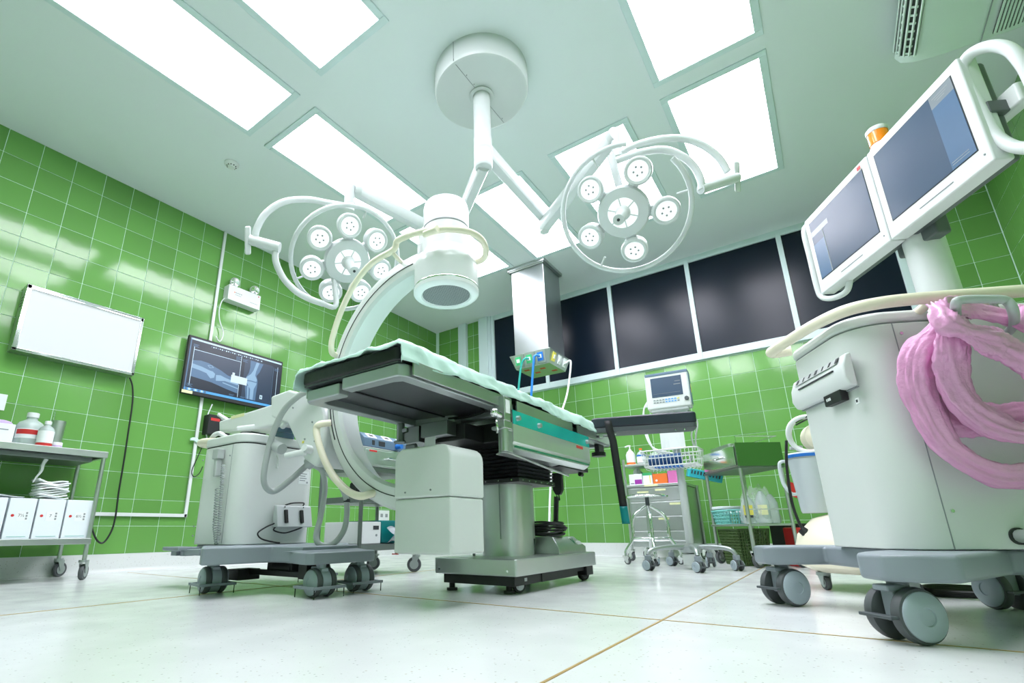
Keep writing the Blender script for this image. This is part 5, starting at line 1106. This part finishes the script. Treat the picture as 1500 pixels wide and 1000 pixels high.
for k in range(3): MB().obox((ex1-.025, 2.34+.15*k, .8985), Vector((.02, 0, -.016)), (0, .04, 0), (.0012, 0, .0015)).build('display', 'paper', es); MB().obox((ex1-.0245, 2.34+.15*k, .8992), Vector((.01, 0, -.008)), (0, .02, 0), (.0012, 0, .0015)).build('display_digits', 'ink', es)
for y, m_, w_ in ((2.34, 'ink', .012), (2.42, 'ink', .03), (2.70, 'ink', .03)): MB().box(ex1-.002, ex1+.006, y-w_, y+w_, .832, .866).build('socket', m_, es, bevel=.003)
for y in (2.57, 2.785): MB().cyl((ex1, y, .848), (ex1+.05, y, .848), .020, .017, 16).build('plug', 'blue', es, smooth=True)
for k, (x, y, m_) in enumerate(((-2.56, 2.36, 'black_soft'), (-2.66, 2.56, 'black_soft'))):
    t = thing('foot_pedal_switch', ['black foot pedal with cables lying nearest the post on the trolley shelf', 'second black foot pedal leaning behind the first on the trolley shelf'][k], 'foot pedal', (x, y, .497), .6*k)
    MB().prism([(x-.07, .497), (x+.07, .497), (x+.06, .53), (x-.02, .60), (x-.06, .59)], y-.045, y+.045, 'y').build('pedal_body', m_, t, bevel=.008)
    MB().tube([(x, y, .56), (x+.05, y-.06, .59), (x+.04, y-.07, .52), (x+.09, y+.0, .505), (x+.1, y+.08, .53), (x+.05, y+.1, .56)], .006, 8).build('cable', 'black', t, smooth=True)
t = thing('folded_blue_cloth', 'folded dark blue cloth on the upper shelf behind the C', 'cloth', (-2.57, 2.73, .497)); MB().box(-2.68, -2.46, 2.675, 2.785, .497, .535).build('cloth_fold', 'blue', t, bevel=.01)
t = thing('white_device_box', 'white boxy device with small dark display on the lower shelf', 'device', (-2.62, 2.36, .197))
MB().box(-2.80, -2.445, 2.275, 2.45, .197, .335).build('case', 'white_plastic', t, bevel=.004); MB().box(-2.47, -2.444, 2.2735, 2.2755, .29, .312).build('display', 'ink', t); MB().box(-2.4455, -2.4435, 2.38, 2.43, .285, .31).build('display', 'ink', t); MB().cyl((-2.446, 2.41, .25), (-2.442, 2.41, .25), .008, n=12).build('dial', 'ink_grey', t)
t = thing('teal_tub', 'dark teal plastic tub on the lower trolley shelf', 'tub', (-2.63, 2.63, .197))
m = MB().add([(-2.79,2.49,.197),(-2.47,2.49,.197),(-2.48,2.74,.197),(-2.79,2.74,.197),(-2.81,2.465,.345),(-2.46,2.465,.345),(-2.46,2.765,.345),(-2.81,2.765,.345)], [(3,2,1,0),(0,1,5,4),(1,2,6,5),(2,3,7,6),(3,0,4,7),(4,5,6,7)]); m.build('tub_wall', 'teal_plastic', t, bevel=.01)
t = thing('clear_plastic_bag', 'crumpled clear plastic bag bulging before the teal tub', 'plastic bag', (-2.42, 2.66, .197))
MB().grid(lambda u, v: (-2.43+.05*math.sin(math.pi*v)+.012*math.sin(9*u+4*v), 2.50+.34*u, .20+.10*v*(1-.35*u)+.012*math.sin(14*u+6*v)+.05*u*(1-v)*0), 26, 10).build('film', 'clear_grey_film', t, solid=.002, smooth=2)

# ================================================================ patient monitor on a rolling stand
mx, my = -.865, 3.92
ms = thing('patient_monitor_stand', 'white patient monitor on a five-star rolling pole stand with wire basket', 'patient monitor', (mx, my, 0))
ends = [(-1.085, 3.64), (-.765, 3.62), (-.585, 3.90), (-.80, 4.19), (-1.07, 4.19)]
for x, y in ends:
    d = Vector((x-mx, y-my, 0)); MB().tube([(mx, my, .145), Vector((mx, my, .148))+d*.5, Vector((mx, my, .135))+d*.88, Vector((mx, my, .10))+d], .019, 12, r2=.013).build('base_leg', 'cast_grey', ms, smooth=True)
    twin_caster(ms, x, y, random.uniform(.2, 1.2), r=.036, w=.055, top=.10)
MB().lathe([(0, .10), (.07, .11), (.075, .15), (.04, .17), (0, .17)], (mx, my, 0)).build('hub', 'cast_grey', ms, smooth=True)
MB().cyl((mx, my, .15), (mx, my, 1.13), .026, n=24).build('pole', 'pale_plastic', ms, smooth=True)
MB().cyl((mx, my, .03), (mx, my, .10), .06, n=24).build('counterweight', 'white_plastic', ms, smooth=True)
mo_n = Vector((.10, -1, 0)).normalized(); mo_x = Vector((1, .10, 0)).normalized()
mc = PY(977, 570, my-.06); MMn = frameM(mc, mo_x, (0, 0, 1)) @ Matrix.Rotation(-.06, 4, 'X')
mn_ = MB().at(MMn).box(-.155, .155, -.145, .135, -.10, .0).build('monitor', 'white_plastic', ms, bevel=.012, seg=3)
MB().at(MMn).box(-.15, .155, .118, .140, -.10, .004).box(.150, .160, -.12, .13, -.10, -.01).build('blue_trim', 'esu_blue', mn_, bevel=.003)
MB().at(MMn).box(-.112, .108, -.055, .10, -.002, .002).build('screen', 'screen_blue', mn_)
q = MB().at(MMn)
for a in ((.05, .098, .03, .036), (.06, .098, .055, .059), (-.10, .09, -.03, -.028)): q.box(a[0], a[1], a[2], a[3], .002, .003)
q.build('readout', 'screen_band', mn_)
for k in range(9): MB().at(MMn).box(-.105+.021*k, -.09+.021*k, -.10, -.092, 0, .003).build('key', 'tv_bar' if 3 < k < 8 else 'ink_grey', mn_); MB().at(MMn).box(-.105+.021*k, -.09+.021*k, -.082, -.074, 0, .003).build('key', 'yellow' if k == 8 else ('tv_bar' if k > 3 else 'ink_grey'), mn_)
MB().at(MMn).cyl((.128, -.088, 0), (.128, -.088, .014), .016, .014, 18).build('knob', 'dark_grey', mn_, smooth=True)
MB().at(MMn).box(.160, .1615, -.03, .035, -.07, -.05).build('side_label', 'yellow', mn_)
MB().at(MMn).box(-.13, .13, -.165, -.145, -.10, -.01).box(-.02, .02, -.2, -.16, -.08, -.04).build('mount_tray', 'pale_plastic', ms, bevel=.004)
for k in range(3): MB().tube([MMn @ Vector((-.155, -.10+.02*k, -.05)), MMn @ Vector((-.19, -.12, -.05)), MMn @ Vector((-.195-.006*k, -.25, -.05)), MMn @ Vector((-.16, -.42, -.04)), (mx-.10+.04*k, my-.05, .80)], .006, 8).build('lead', 'white_hose', ms, smooth=True)
for k in range(2): MB().tube([MMn @ Vector((.12, -.165, -.06)), MMn @ Vector((.15+.02*k, -.26, -.06)), MMn @ Vector((.12+.03*k, -.36, -.05)), (mx+.12, my, .82)], .006, 8).build('lead', 'hose_grey', ms, smooth=True)
sn = PY(978, 640, my-.04); MB().grid(lambda u, v: (mx-.10+.17*u, my-.04+.01*math.sin(6*u), .83+.22*v), 6, 6).build('instruction_sheet', 'paper', ms, solid=.001)
# wire basket
bk = MB(); bx_0, bx_1, b_y0, b_y1, bz_0, bz_1 = mx-.235, mx+.165, my-.16, my+.10, .69, .82
for z, i in ((bz_1, 0), (bz_0+.02, .015), ((bz_0+bz_1)/2+.01, .008)): bk.tube([(x, y, z) for x, y in rrect(bx_0+i, bx_1-i, b_y0+i, b_y1-i, .05, 3)], .0035 if z < bz_1 else .005, 6, closed=True, smooth=1)
for k in range(14):
    x = bx_0+.03+k*(bx_1-bx_0-.06)/13; bk.tube([(x, b_y0, bz_1), (x, b_y0+.015, bz_0+.02), (x, b_y0+.04, bz_0), (x, b_y1-.04, bz_0), (x, b_y1-.015, bz_0+.02), (x, b_y1, bz_1)], .0028, 6, smooth=1)
for k in range(5):
    y = b_y0+.05+k*.04; bk.tube([(bx_0, y, bz_1), (bx_0+.015, y, bz_0+.02), (bx_1-.015, y, bz_0+.02), (bx_1, y, bz_1)], .0028, 6, smooth=1)
bk.build('wire_basket', 'white_plastic', ms, smooth=True)['kind'] = 'stuff'
t = thing('blood_pressure_cuff', 'rolled dark blue blood pressure cuff in the wire basket', 'cuff', (mx-.08, my-.04, bz_0+.01))
MB().cyl((mx-.19, my-.05, bz_0+.065), (mx+.03, my-.03, bz_0+.07), .045, n=24).cyl((mx-.2, my-.05, bz_0+.065), (mx-.185, my-.05, bz_0+.065), .03, n=20).build('roll', 'blue_cloth', t, bevel=.004)
MB().box(mx-.15, mx+.04, my-.11, my-.02, bz_0+.008, bz_0+.026).build('flap', 'blue', t, bevel=.004)
MB().tube([(mx+.03, my-.05, bz_0+.07), (mx+.08, my-.09, bz_0+.10), (mx+.10, my-.05, bz_0+.06), (mx+.06, my-.02, bz_0+.03), (mx+.12, my+.02, bz_0+.04)], .007, 8).build('air_hose', 'coil_grey', t, smooth=True)

# ================================================================ stainless stool
sx_, sy_ = -1.235, 4.30
st = thing('stainless_stool', 'round stainless stool with four curved legs on casters', 'stool', (sx_, sy_, 0))
MB().lathe([(0, .515), (.155, .515), (.165, .52), (.168, .53), (.162, .538), (.15, .541), (0, .541)], (sx_, sy_, 0), n=40).build('seat', 'chrome', st, smooth=True)
MB().cyl((sx_, sy_, .44), (sx_, sy_, .516), .016, n=16).build('screw_neck', 'dark_grey', st, smooth=True); MB().cyl((sx_, sy_, .25), (sx_, sy_, .45), .022, .018, 16).build('screw_tube', 'steel', st, smooth=True)
for k in range(4):
    a = math.radians(20+90*k); c, s_ = math.cos(a), math.sin(a)
    MB().tube([(sx_+.015*c, sy_+.015*s_, .45), (sx_+.05*c, sy_+.05*s_, .43), (sx_+.115*c, sy_+.115*s_, .375), (sx_+.135*c, sy_+.135*s_, .30), (sx_+.14*c, sy_+.14*s_, .20), (sx_+.20*c, sy_+.20*s_, .11), (sx_+.21*c, sy_+.21*s_, .07)], .0125, 12).build('leg', 'chrome', st, smooth=True)
    plate_caster(st, sx_+.21*c, sy_+.21*s_, a+1, .026, .018, .068, .012, 'chrome', 'tyre', 'chrome')
MB().tube([(sx_+.138*math.cos(t_), sy_+.138*math.sin(t_), .20) for t_ in [i*math.pi/10 for i in range(20)]], .008, 10, closed=True, smooth=2).build('foot_ring', 'chrome', st, smooth=True)

# ================================================================ drawer cart against the back wall
dx0, dx1, dy0, dy1 = -1.53, -1.01, 4.70, 5.15
dc = thing('drawer_cart', 'stainless drawer cart with labelled drawers behind the stool', 'drawer cart', ((dx0+dx1)/2, (dy0+dy1)/2, 0))
MB().box(dx0+.012, dx1-.012, dy0+.012, dy1, .12, .635).build('carcass', 'steel', dc, bevel=.003)
for k in range(4):
    z0 = .135+.125*k; d_ = MB().box(dx0+.03, dx1-.03, dy0, dy0+.014, z0, z0+.118).build('drawer', 'steel', dc, bevel=.003)
    if k > 0: MB().box(dx1-.15-.11*(k % 2), dx1-.06-.11*(k % 2), dy0-.002, dy0+.001, z0+.088, z0+.106).build('drawer_label', 'label_yellow', d_)
MB().box(dx0+.10, dx0+.20, dy0-.002, dy0+.001, .585, .60).build('drawer_label', 'label_yellow', dc)
MB().box(dx0, dx1, dy0-.005, dy1, .637, .66).build('worktop', 'steel', dc, bevel=.003)
MB().box(dx0+.17, dx0+.29, dy0-.0065, dy0-.004, .64, .656).build('worktop_label', 'label_yellow', dc)
for x, y in ((dx0, dy0), (dx1, dy0), (dx0, dy1), (dx1, dy1)):
    MB().cyl((x, y, .10), (x, y, .90 if x < -1.3 else .66), .012, n=14).build('post', 'steel', dc, smooth=True); plate_caster(dc, x, y, 1., .04, .022, .10, .015, 'chrome', 'tyre', 'cast_grey')
MB().tube([(dx0, dy0, .17), (dx1, dy0, .17)], .008, 8, smooth=1).build('lower_bar', 'steel', dc, smooth=True)
MB().box(dx0-.01, dx0+.42, dy0-.0, dy0+.25, .83, .85).build('upper_shelf', 'steel', dc, bevel=.003)
zw = .661
for k, (w_, h_, m_, lb) in enumerate(((.12, .10, 'carton_white', 'white medicine box with a purple corner on the drawer cart'), (.085, .105, 'green_box', 'white and green medicine box on the drawer cart'), (.125, .09, 'orange', 'orange medicine box on the drawer cart'), (.10, .11, 'pink_box', 'pink medicine box beside the monitor pole'))):
    x0 = dx0+.03+(0, .125, .215, .345)[k]
    t = thing('medicine_box', lb, 'box', (x0+w_/2, dy0+.09, zw), 0, 'medicine boxes on the drawer cart')
    MB().box(x0, x0+w_, dy0+.03, dy0+.15, zw, zw+h_).build('carton_body', 'paper' if k == 1 else m_, t, bevel=.002)
    if k == 0: MB().box(x0+.05, x0+w_-.004, dy0+.0285, dy0+.031, zw+.008, zw+.05).build('purple_patch', 'purple', t); MB().box(x0+.012, x0+.045, dy0+.0285, dy0+.031, zw+.01, zw+.02).build('print', 'ink_grey', t)
    if k == 1: MB().box(x0, x0+w_, dy0+.0285, dy0+.031, zw+.082, zw+h_).build('green_band', 'green_box', t); MB().box(x0+.06, x0+.068, dy0+.0285, dy0+.031, zw+.01, zw+.08).build('yellow_band', 'yellow', t)
    if k == 2: MB().cyl((x0+.03, dy0+.0285, zw+.03), (x0+.03, dy0+.031, zw+.03), .010, n=12).build('white_print', 'paper', t)
t = thing('pump_bottle', 'white pump dispenser bottle with an orange base band', 'bottle', (dx0+.05, dy0+.08, .851)); bx, by = dx0+.05, dy0+.08
MB().lathe([(0, 0), (.04, 0), (.041, .10), (.03, .125), (.013, .14), (.013, .15), (0, .15)], (bx, by, .851), n=24).build('bottle_body', 'white_plastic', t, smooth=True); MB().cyl((bx, by, .855), (bx, by, .875), .0418, n=24).build('orange_band', 'orange', t, smooth=True)
MB().cyl((bx, by, 1.0), (bx, by, 1.03), .006, n=10).tube([(bx+.01, by, 1.03), (bx-.01, by, 1.036), (bx-.04, by-.01, 1.025)], .008, 8).build('pump', 'white_plastic', t, smooth=True)
t = thing('saline_bottle', 'clear bottle with blue band and yellow cap on the cart shelf', 'bottle', (dx0+.15, dy0+.08, .851)); bx = dx0+.15
MB().lathe([(0, 0), (.042, 0), (.042, .09), (.03, .11), (.012, .125), (.012, .135), (0, .135)], (bx, by, .851), n=24).build('bottle_body', 'bottle_clear', t, smooth=True); MB().cyl((bx, by, .925), (bx, by, .938), .0428, n=24).build('blue_band', 'blue', t, smooth=True); MB().cyl((bx, by, .866), (bx, by, .92), .0426, n=24).build('label', 'paper', t, smooth=True); MB().cyl((bx, by, .985), (bx, by, 1.002), .014, n=14).build('cap', 'orange', t, smooth=True)
t = thing('clear_carton_bag', 'bulky clear bag of supplies on the cart shelf', 'plastic bag', (dx0+.28, dy0+.12, .851)); MB().ball((dx0+.28, dy0+.13, .909), .075, 18, (1.1, 1, .75)).build('bag_film', 'clear_film', t, smooth=True)
t = thing('dark_bag', 'dark green bag stuffed with wrappers beside the cart posts', 'bag', (dx0+.06, dy0+.24, .662)); MB().ball((dx0+.06, dy0+.26, .737), .07, 16, (.9, 1, 1.05)).build('bag_body', 'teal_plastic', t, smooth=True); MB().ball((dx0+.06, dy0+.2, .79), .04, 12, (1, .8, 1)).build('wrapper', 'paper', t, smooth=True)

# ================================================================ green sided instrument trolley
gA = Vector((.805, .593, 0)); gB = Vector((-.593, .805, 0)); g0 = Vector((-.512, 4.215, 0))
GM = frameM(g0, gA, gB); gb = lambda: MB().at(GM)
GW, GL = .31, .52
gt = thing('instrument_trolley', 'steel instrument trolley with a green side panel and a drawer', 'trolley', g0+gA*GW/2+gB*GL/2, math.atan2(gA.y, gA.x))
for x, y in ((0, 0), (GW, 0), (0, GL), (GW, GL)):
    gb().cyl((x, y, .12), (x, y, .705), .0125, n=14).build('leg', 'steel', gt, smooth=True); p = GM @ Vector((x, y, 0)); plate_caster(gt, p.x, p.y, -.5, .05, .024, .115, .022, 'chrome', 'tyre', 'cast_grey')
gb().box(-.015, GW+.015, -.015, GL+.015, .695, .71).build('cabinet_floor', 'steel_dark', gt, bevel=.002)
gb().box(-.015, GW+.015, -.015, -.003, .71, .885).build('side_panel', 'green_panel', gt, bevel=.002)
gb().box(.0, GW+.015, 0, GL+.012, .71, .87).build('cabinet', 'steel', gt, bevel=.002)
dd = gb().box(-.018, .0, .02, GL-.01, .72, .865).build('drawer', 'chrome', gt, bevel=.004)
gb().tube([(-.018, .2, .80), (-.04, .2, .80), (-.04, .34, .80), (-.018, .34, .80)], .005, 8, smooth=1).build('drawer_handle', 'chrome', dd, smooth=True)
gb().tube([(0, .0, .885), (0, .0, .935), (GW, .0, .935), (GW, GL, .935), (GW, GL, .885)], .005, 8, smooth=1).build('top_rail', 'chrome', gt, smooth=True)
gb().box(-.02, GW+.01, -.01, GL+.01, .285, .30).build('lower_shelf', 'steel', gt, bevel=.002); gb().tube([(0, 0, .40), (GW, 0, .40)], .004, 8, smooth=1).build('shelf_rail', 'steel', gt, smooth=True)
tr = gb().prism(rrect(.03, .22, .16, .46, .02, 3), .872, .905).build('instrument_tray', 'steel', None, bevel=.003, loc=GM @ Vector((.12, .3, .872))); tag(tr, 'shallow steel tray on top of the instrument trolley', 'tray')
def basket(t, M_, w, l, h, flare, m, nx, ny, nz, th=.004):
    a = [(-w/2, -l/2), (w/2, -l/2), (w/2, l/2), (-w/2, l/2)]
    lo = [Vector((x*(1-flare), y*(1-flare), 0)) for x, y in a]; hi = [Vector((x, y, h)) for x, y in a]
    MB().at(M_).add(lo, [(3, 2, 1, 0)]).build('basket_floor', m, t, solid=th)
    rim = MB().at(M_)
    for i in range(4): rim.tube([hi[i], hi[(i+1) % 4]], .006, 8, smooth=1)
    rim.build('rim', m, t, smooth=True)['kind'] = 'stuff'
    bars = MB().at(M_)
    for i in range(4):
        n_ = nx if i % 2 == 0 else ny
        for k in range(n_+1):
            u = k/n_; bars.tube([lo[i].lerp(lo[(i+1) % 4], u), hi[i].lerp(hi[(i+1) % 4], u)], th, 4, smooth=1)
        for k in range(nz):
            v = k/nz; bars.tube([lo[i].lerp(hi[i], v), lo[(i+1) % 4].lerp(hi[(i+1) % 4], v)], th, 4, smooth=1)
    bars.build('lattice', m, t)['kind'] = 'stuff'
M_ = GM @ Matrix.Translation((.09, .36, .303))
t = thing('aqua_basket', 'aqua plastic lattice basket full of packets on the trolley shelf', 'basket', M_.translation, math.atan2(gA.y, gA.x)); basket(t, M_, .21, .27, .10, .15, 'aqua_plastic', 9, 11, 4, .0045)
for k in range(9):
    c = M_ @ Vector((-.055+.055*(k % 3), -.082+.082*(k//3), .078+.012*(k % 2))); pk_ = MB().at(Matrix.Translation(c) @ GM.to_3x3().to_4x4() @ Euler((random.uniform(-.35, .35), random.uniform(-.3, .3), random.uniform(-.2, .2))).to_matrix().to_4x4()).box(-.021, .021, -.034, .034, -.008, .008).build('syringe_packet', 'paper' if k % 2 else 'sheet_mint', None, bevel=.004, loc=c)
    tag(pk_, 'wrapped syringe packet heaped in the aqua basket', 'packet', 'packets in the aqua basket')
t = MB().at(M_).prism(rrect(-.11, .10, -.02, .14, .03, 3), .112, .135).build('folded_linen', 'carton_white', None, bevel=.008, loc=M_ @ Vector((0, 0, .135))); tag(t, 'folded pale linen lying across the aqua basket', 'linen')
for k, (u, v, h_) in enumerate(((.06, .09, .20), (.15, .06, .23), (.24, .10, .21), (.255, .205, .2))):
    c = GM @ Vector((u, v, .301)); t = thing('saline_bag', ['clear bagged saline bottle with a yellow label at the front of the trolley shelf', 'clear saline bottle behind the trolley leg', 'clear saline bottle at the outer end of the trolley shelf', 'clear saline bottle at the back of the trolley shelf'][k], 'saline bottle', c, 0, 'saline bottles on the trolley')
    MB().lathe([(0, 0), (.04, 0), (.044, .02), (.044, h_*.7), (.03, h_*.86), (.012, h_), (0, h_)], c, n=20).build('bottle_body', 'bottle_clear', t, smooth=True)
    if k < 2: d_ = -(gB*.8+gA*.5).normalized(); MB().obox(c+d_*.045+Vector((0, 0, .095)), d_.cross(Vector((0, 0, 1)))*.03, (0, 0, .035), d_*.001).build('label', ('yellow', 'label_yellow')[k], t)
    if k == 0: MB().obox(c+d_*.046+Vector((0, 0, .05)), d_.cross(Vector((0, 0, 1)))*.026, (0, 0, .008), d_*.001).build('code_print', 'ink', t)
t = thing('clear_plastic_wrap', 'loose clear plastic wrap over the saline bottles', 'plastic bag', GM @ Vector((.15, .1, .302))); MB().at(GM).grid(lambda u, v: (.155+(.14+.02*noise.noise((6*u, 4*v, 0)))*math.cos(2*math.pi*u)*(1-.45*v**2), .12+(.10+.02*noise.noise((6*u, 4*v, 5)))*math.sin(2*math.pi*u)*(1-.45*v**2), .305+(.25+.07*noise.noise((math.cos(2*math.pi*u)*2, math.sin(2*math.pi*u)*2, 1)))*v), 60, 14).build('film', 'clear_film', t, smooth=2)
M_ = GM @ Matrix.Translation((.11, .31, .006)); t = thing('green_waste_basket', 'olive green lattice waste basket under the instrument trolley', 'basket', M_.translation, math.atan2(gA.y, gA.x)); basket(t, M_, .23, .30, .255, .18, 'green_basket', 12, 14, 12, .0048)
c = GM @ Vector((.44, .10, 0)); t = thing('red_sharps_bin', 'red sharps bin with a pale label on the floor', 'sharps bin', c, math.atan2(gA.y, gA.x)); MB().at(frameM(c, gA, gB)).prism([(-.10, -.08), (.06, -.08), (.06, .08), (-.10, .08)], .0, .27).build('bin_body', 'red', t, bevel=.008); MB().at(frameM(c, gA, gB)).box(-.055, .03, -.0825, -.0795, .08, .17).build('label', 'paper', t)
c = GM @ Vector((.50, .31, 0)); t = thing('black_waste_bin', 'black waste bin with dark blue bag behind the red bin', 'waste bin', c); MB().at(frameM(c, gA, gB)).box(-.12, .1, -.1, .1, 0, .30).build('bin_body', 'black', t, bevel=.01); MB().at(frameM(c, gA, gB)).ball((-.02, -.09, .2), .05, 12, (1.2, .4, 1)).build('bag_edge', 'blue_cloth', t, smooth=True)
c = PY(1029, 697, 4.80); M_ = frameM(c+Vector((0, 0, -.03)), (.88, .3, -.25), (-.3, .9, .1)); t = thing('cyan_tray', 'cyan slotted plastic tray tilted beyond the instrument trolley', 'tray', c); MB().at(M_).prism(rrect(-.13, .14, -.09, .10, .02, 3), 0, .075).build('tray_body', 'cyan_plastic', t, bevel=.006)
q = MB().at(M_)
for k in range(10): q.box(-.11+.024*k, -.098+.024*k, -.0915, -.0895, .03, .06)
q.build('slot', 'grille_dark', t)['kind'] = 'stuff'
c = GM @ Vector((GW+.03, .02, .60)); t = MB().at(frameM(c, gA, gB)).add([(0, 0, 0), (.085, -.01, -.03), (.06, -.015, -.13), (-.02, -.005, -.10)], [(0, 1, 2, 3)]).build('red_tag', 'red', None, solid=.004, loc=c); tag(t, 'red plastic flap hanging from the trolley leg', 'tag')

# ================================================================ suction unit behind the workstation
su = thing('suction_unit', 'cream wheeled suction unit with a clear jar and hose behind the workstation', 'suction unit', (.1, 3.0, 0))
MB().lathe([(0, .075), (.25, .075), (.30, .10), (.315, .16), (.29, .24), (.22, .31), (.10, .345), (0, .35)], (.12, 3.02, 0), n=40).build('body', 'cream', su, smooth=True)
for a in (3.6, 5.0, 1.2): plate_caster(su, .12+.24*math.cos(a), 3.02+.24*math.sin(a), a, .03, .02, .075, .01, 'cast_grey', 'tyre', 'cast_grey')
p = PY(1178, 715, 3.0); jx, jy = p.x+.035, 3.0
jr = MB().lathe([(0, .335), (.062, .335), (.066, .345), (.082, .59), (.085, .60), (.083, .605), (.078, .60), (.062, .35)], (jx, jy, 0), n=32).build('collection_jar', 'jar_plastic', su, smooth=True)
MB().lathe([(.086, .595), (.087, .615), (.08, .622), (0, .628)], (jx, jy, 0), n=32).build('jar_lid', 'pale_plastic', su, smooth=True); MB().lathe([(.0865, .598), (.089, .600), (.089, .612), (.0865, .614)], (jx, jy, 0), n=32).build('blue_band', 'blue', jr, smooth=True)
MB().tube([(jx-.083, jy-.03, .585), (jx-.115, jy-.04, .575), (jx-.115, jy-.04, .48), (jx-.09, jy-.04, .43), (jx-.07, jy-.03, .425)], .008, 8).build('jar_handle', 'jar_plastic', jr, smooth=True)
MB().cyl((jx-.02, jy, .62), (jx-.02, jy, .66), .014, n=14).cyl((jx-.02, jy, .648), (jx-.06, jy-.01, .652), .009, n=10).cyl((jx-.01, jy, .62), (jx-.01, jy, .46), .016, n=12).build('lid_spout', 'hose_grey', jr, smooth=True)
MB().tube([(.05, 3.05, .33), (.04, 3.06, .5), (jx+.07, jy+.06, .63), (jx+.02, jy+.05, .70)], .02, 12).build('support_arm', 'cream', su, smooth=True)
c = PY(1180, 638, 3.0); hz = c.z
for k in range(2): MB().tube([(c.x+.02+.085*math.cos(t_)*(1+.05*k), jy-.02-.03*k+.02*math.sin(t_*2), hz+.09*math.sin(t_)*(1-.04*k)) for t_ in [i*math.pi/9 for i in range(18)]], .011, 10, closed=True, smooth=3).build('hose_coil', 'white_hose', su, smooth=True)
MB().lathe([(0, -.05), (.06, -.05), (.07, -.03), (.07, .05), (.05, .07), (0, .07)], (c.x+.05, jy+.03, hz-.01), (.3, -1, 0), 24).build('hose_reel', 'cream', su, smooth=True)
for k in range(2): MB().tube([(c.x-.03, jy-.05, hz+.05+.012*k), (c.x+.04, jy-.06, hz+.075+.012*k), (c.x+.1, jy-.04, hz+.06)], .004, 8).build('tie_lead', 'black', su, smooth=True)
pcd = [PY(x_, y_, 2.9) for x_, y_ in ((1152, 645), (1152, 675), (1155, 705), (1160, 735), (1167, 757), (1174, 772), (1178, 778))]
MB().tube(pcd, .0065, 8).build('power_cord', 'black', su, smooth=True); p = pcd[-1]
MB().cyl(p+Vector((-.01, 0, .01)), p+Vector((.03, -.005, -.035)), .018, .024, 14).build('mains_plug', 'black', su, smooth=True); MB().cyl(p+Vector((.03, -.01, -.03)), p+Vector((.06, -.02, -.03)), .004, n=8).build('plug_pin', 'chrome', su, smooth=True)
# black cables lying on the floor behind the workstation
cb = MB()
c = F(1462, 871, .01)
cables = thing('floor_cable', 'loops of black cable lying on the floor behind the workstation wheels', 'cable', (c.x, c.y, 0))
for k in range(4): MB().tube([(c.x+.02*k+(.22+.02*k)*math.cos(t_), c.y+(.13+.012*k)*math.sin(t_), .008+.006*k+.003*math.sin(3*t_)) for t_ in [i*math.pi/8 for i in range(16)]], .006, 8, closed=True, smooth=3).build('cable_loop', 'black', cables, smooth=True)

p0, p1 = PX(-14, 574, XL+.004), PX(6, 601, XL+.004)
nt_ = MB().box(XL+.0012, XL+.003, p0.y, p1.y, p1.z, p0.z).build('paper_notice', 'paper', None, loc=(XL, p0.y, p1.z))
tag(nt_, 'blank edge of a white paper notice on the wall at the left edge', 'notice')
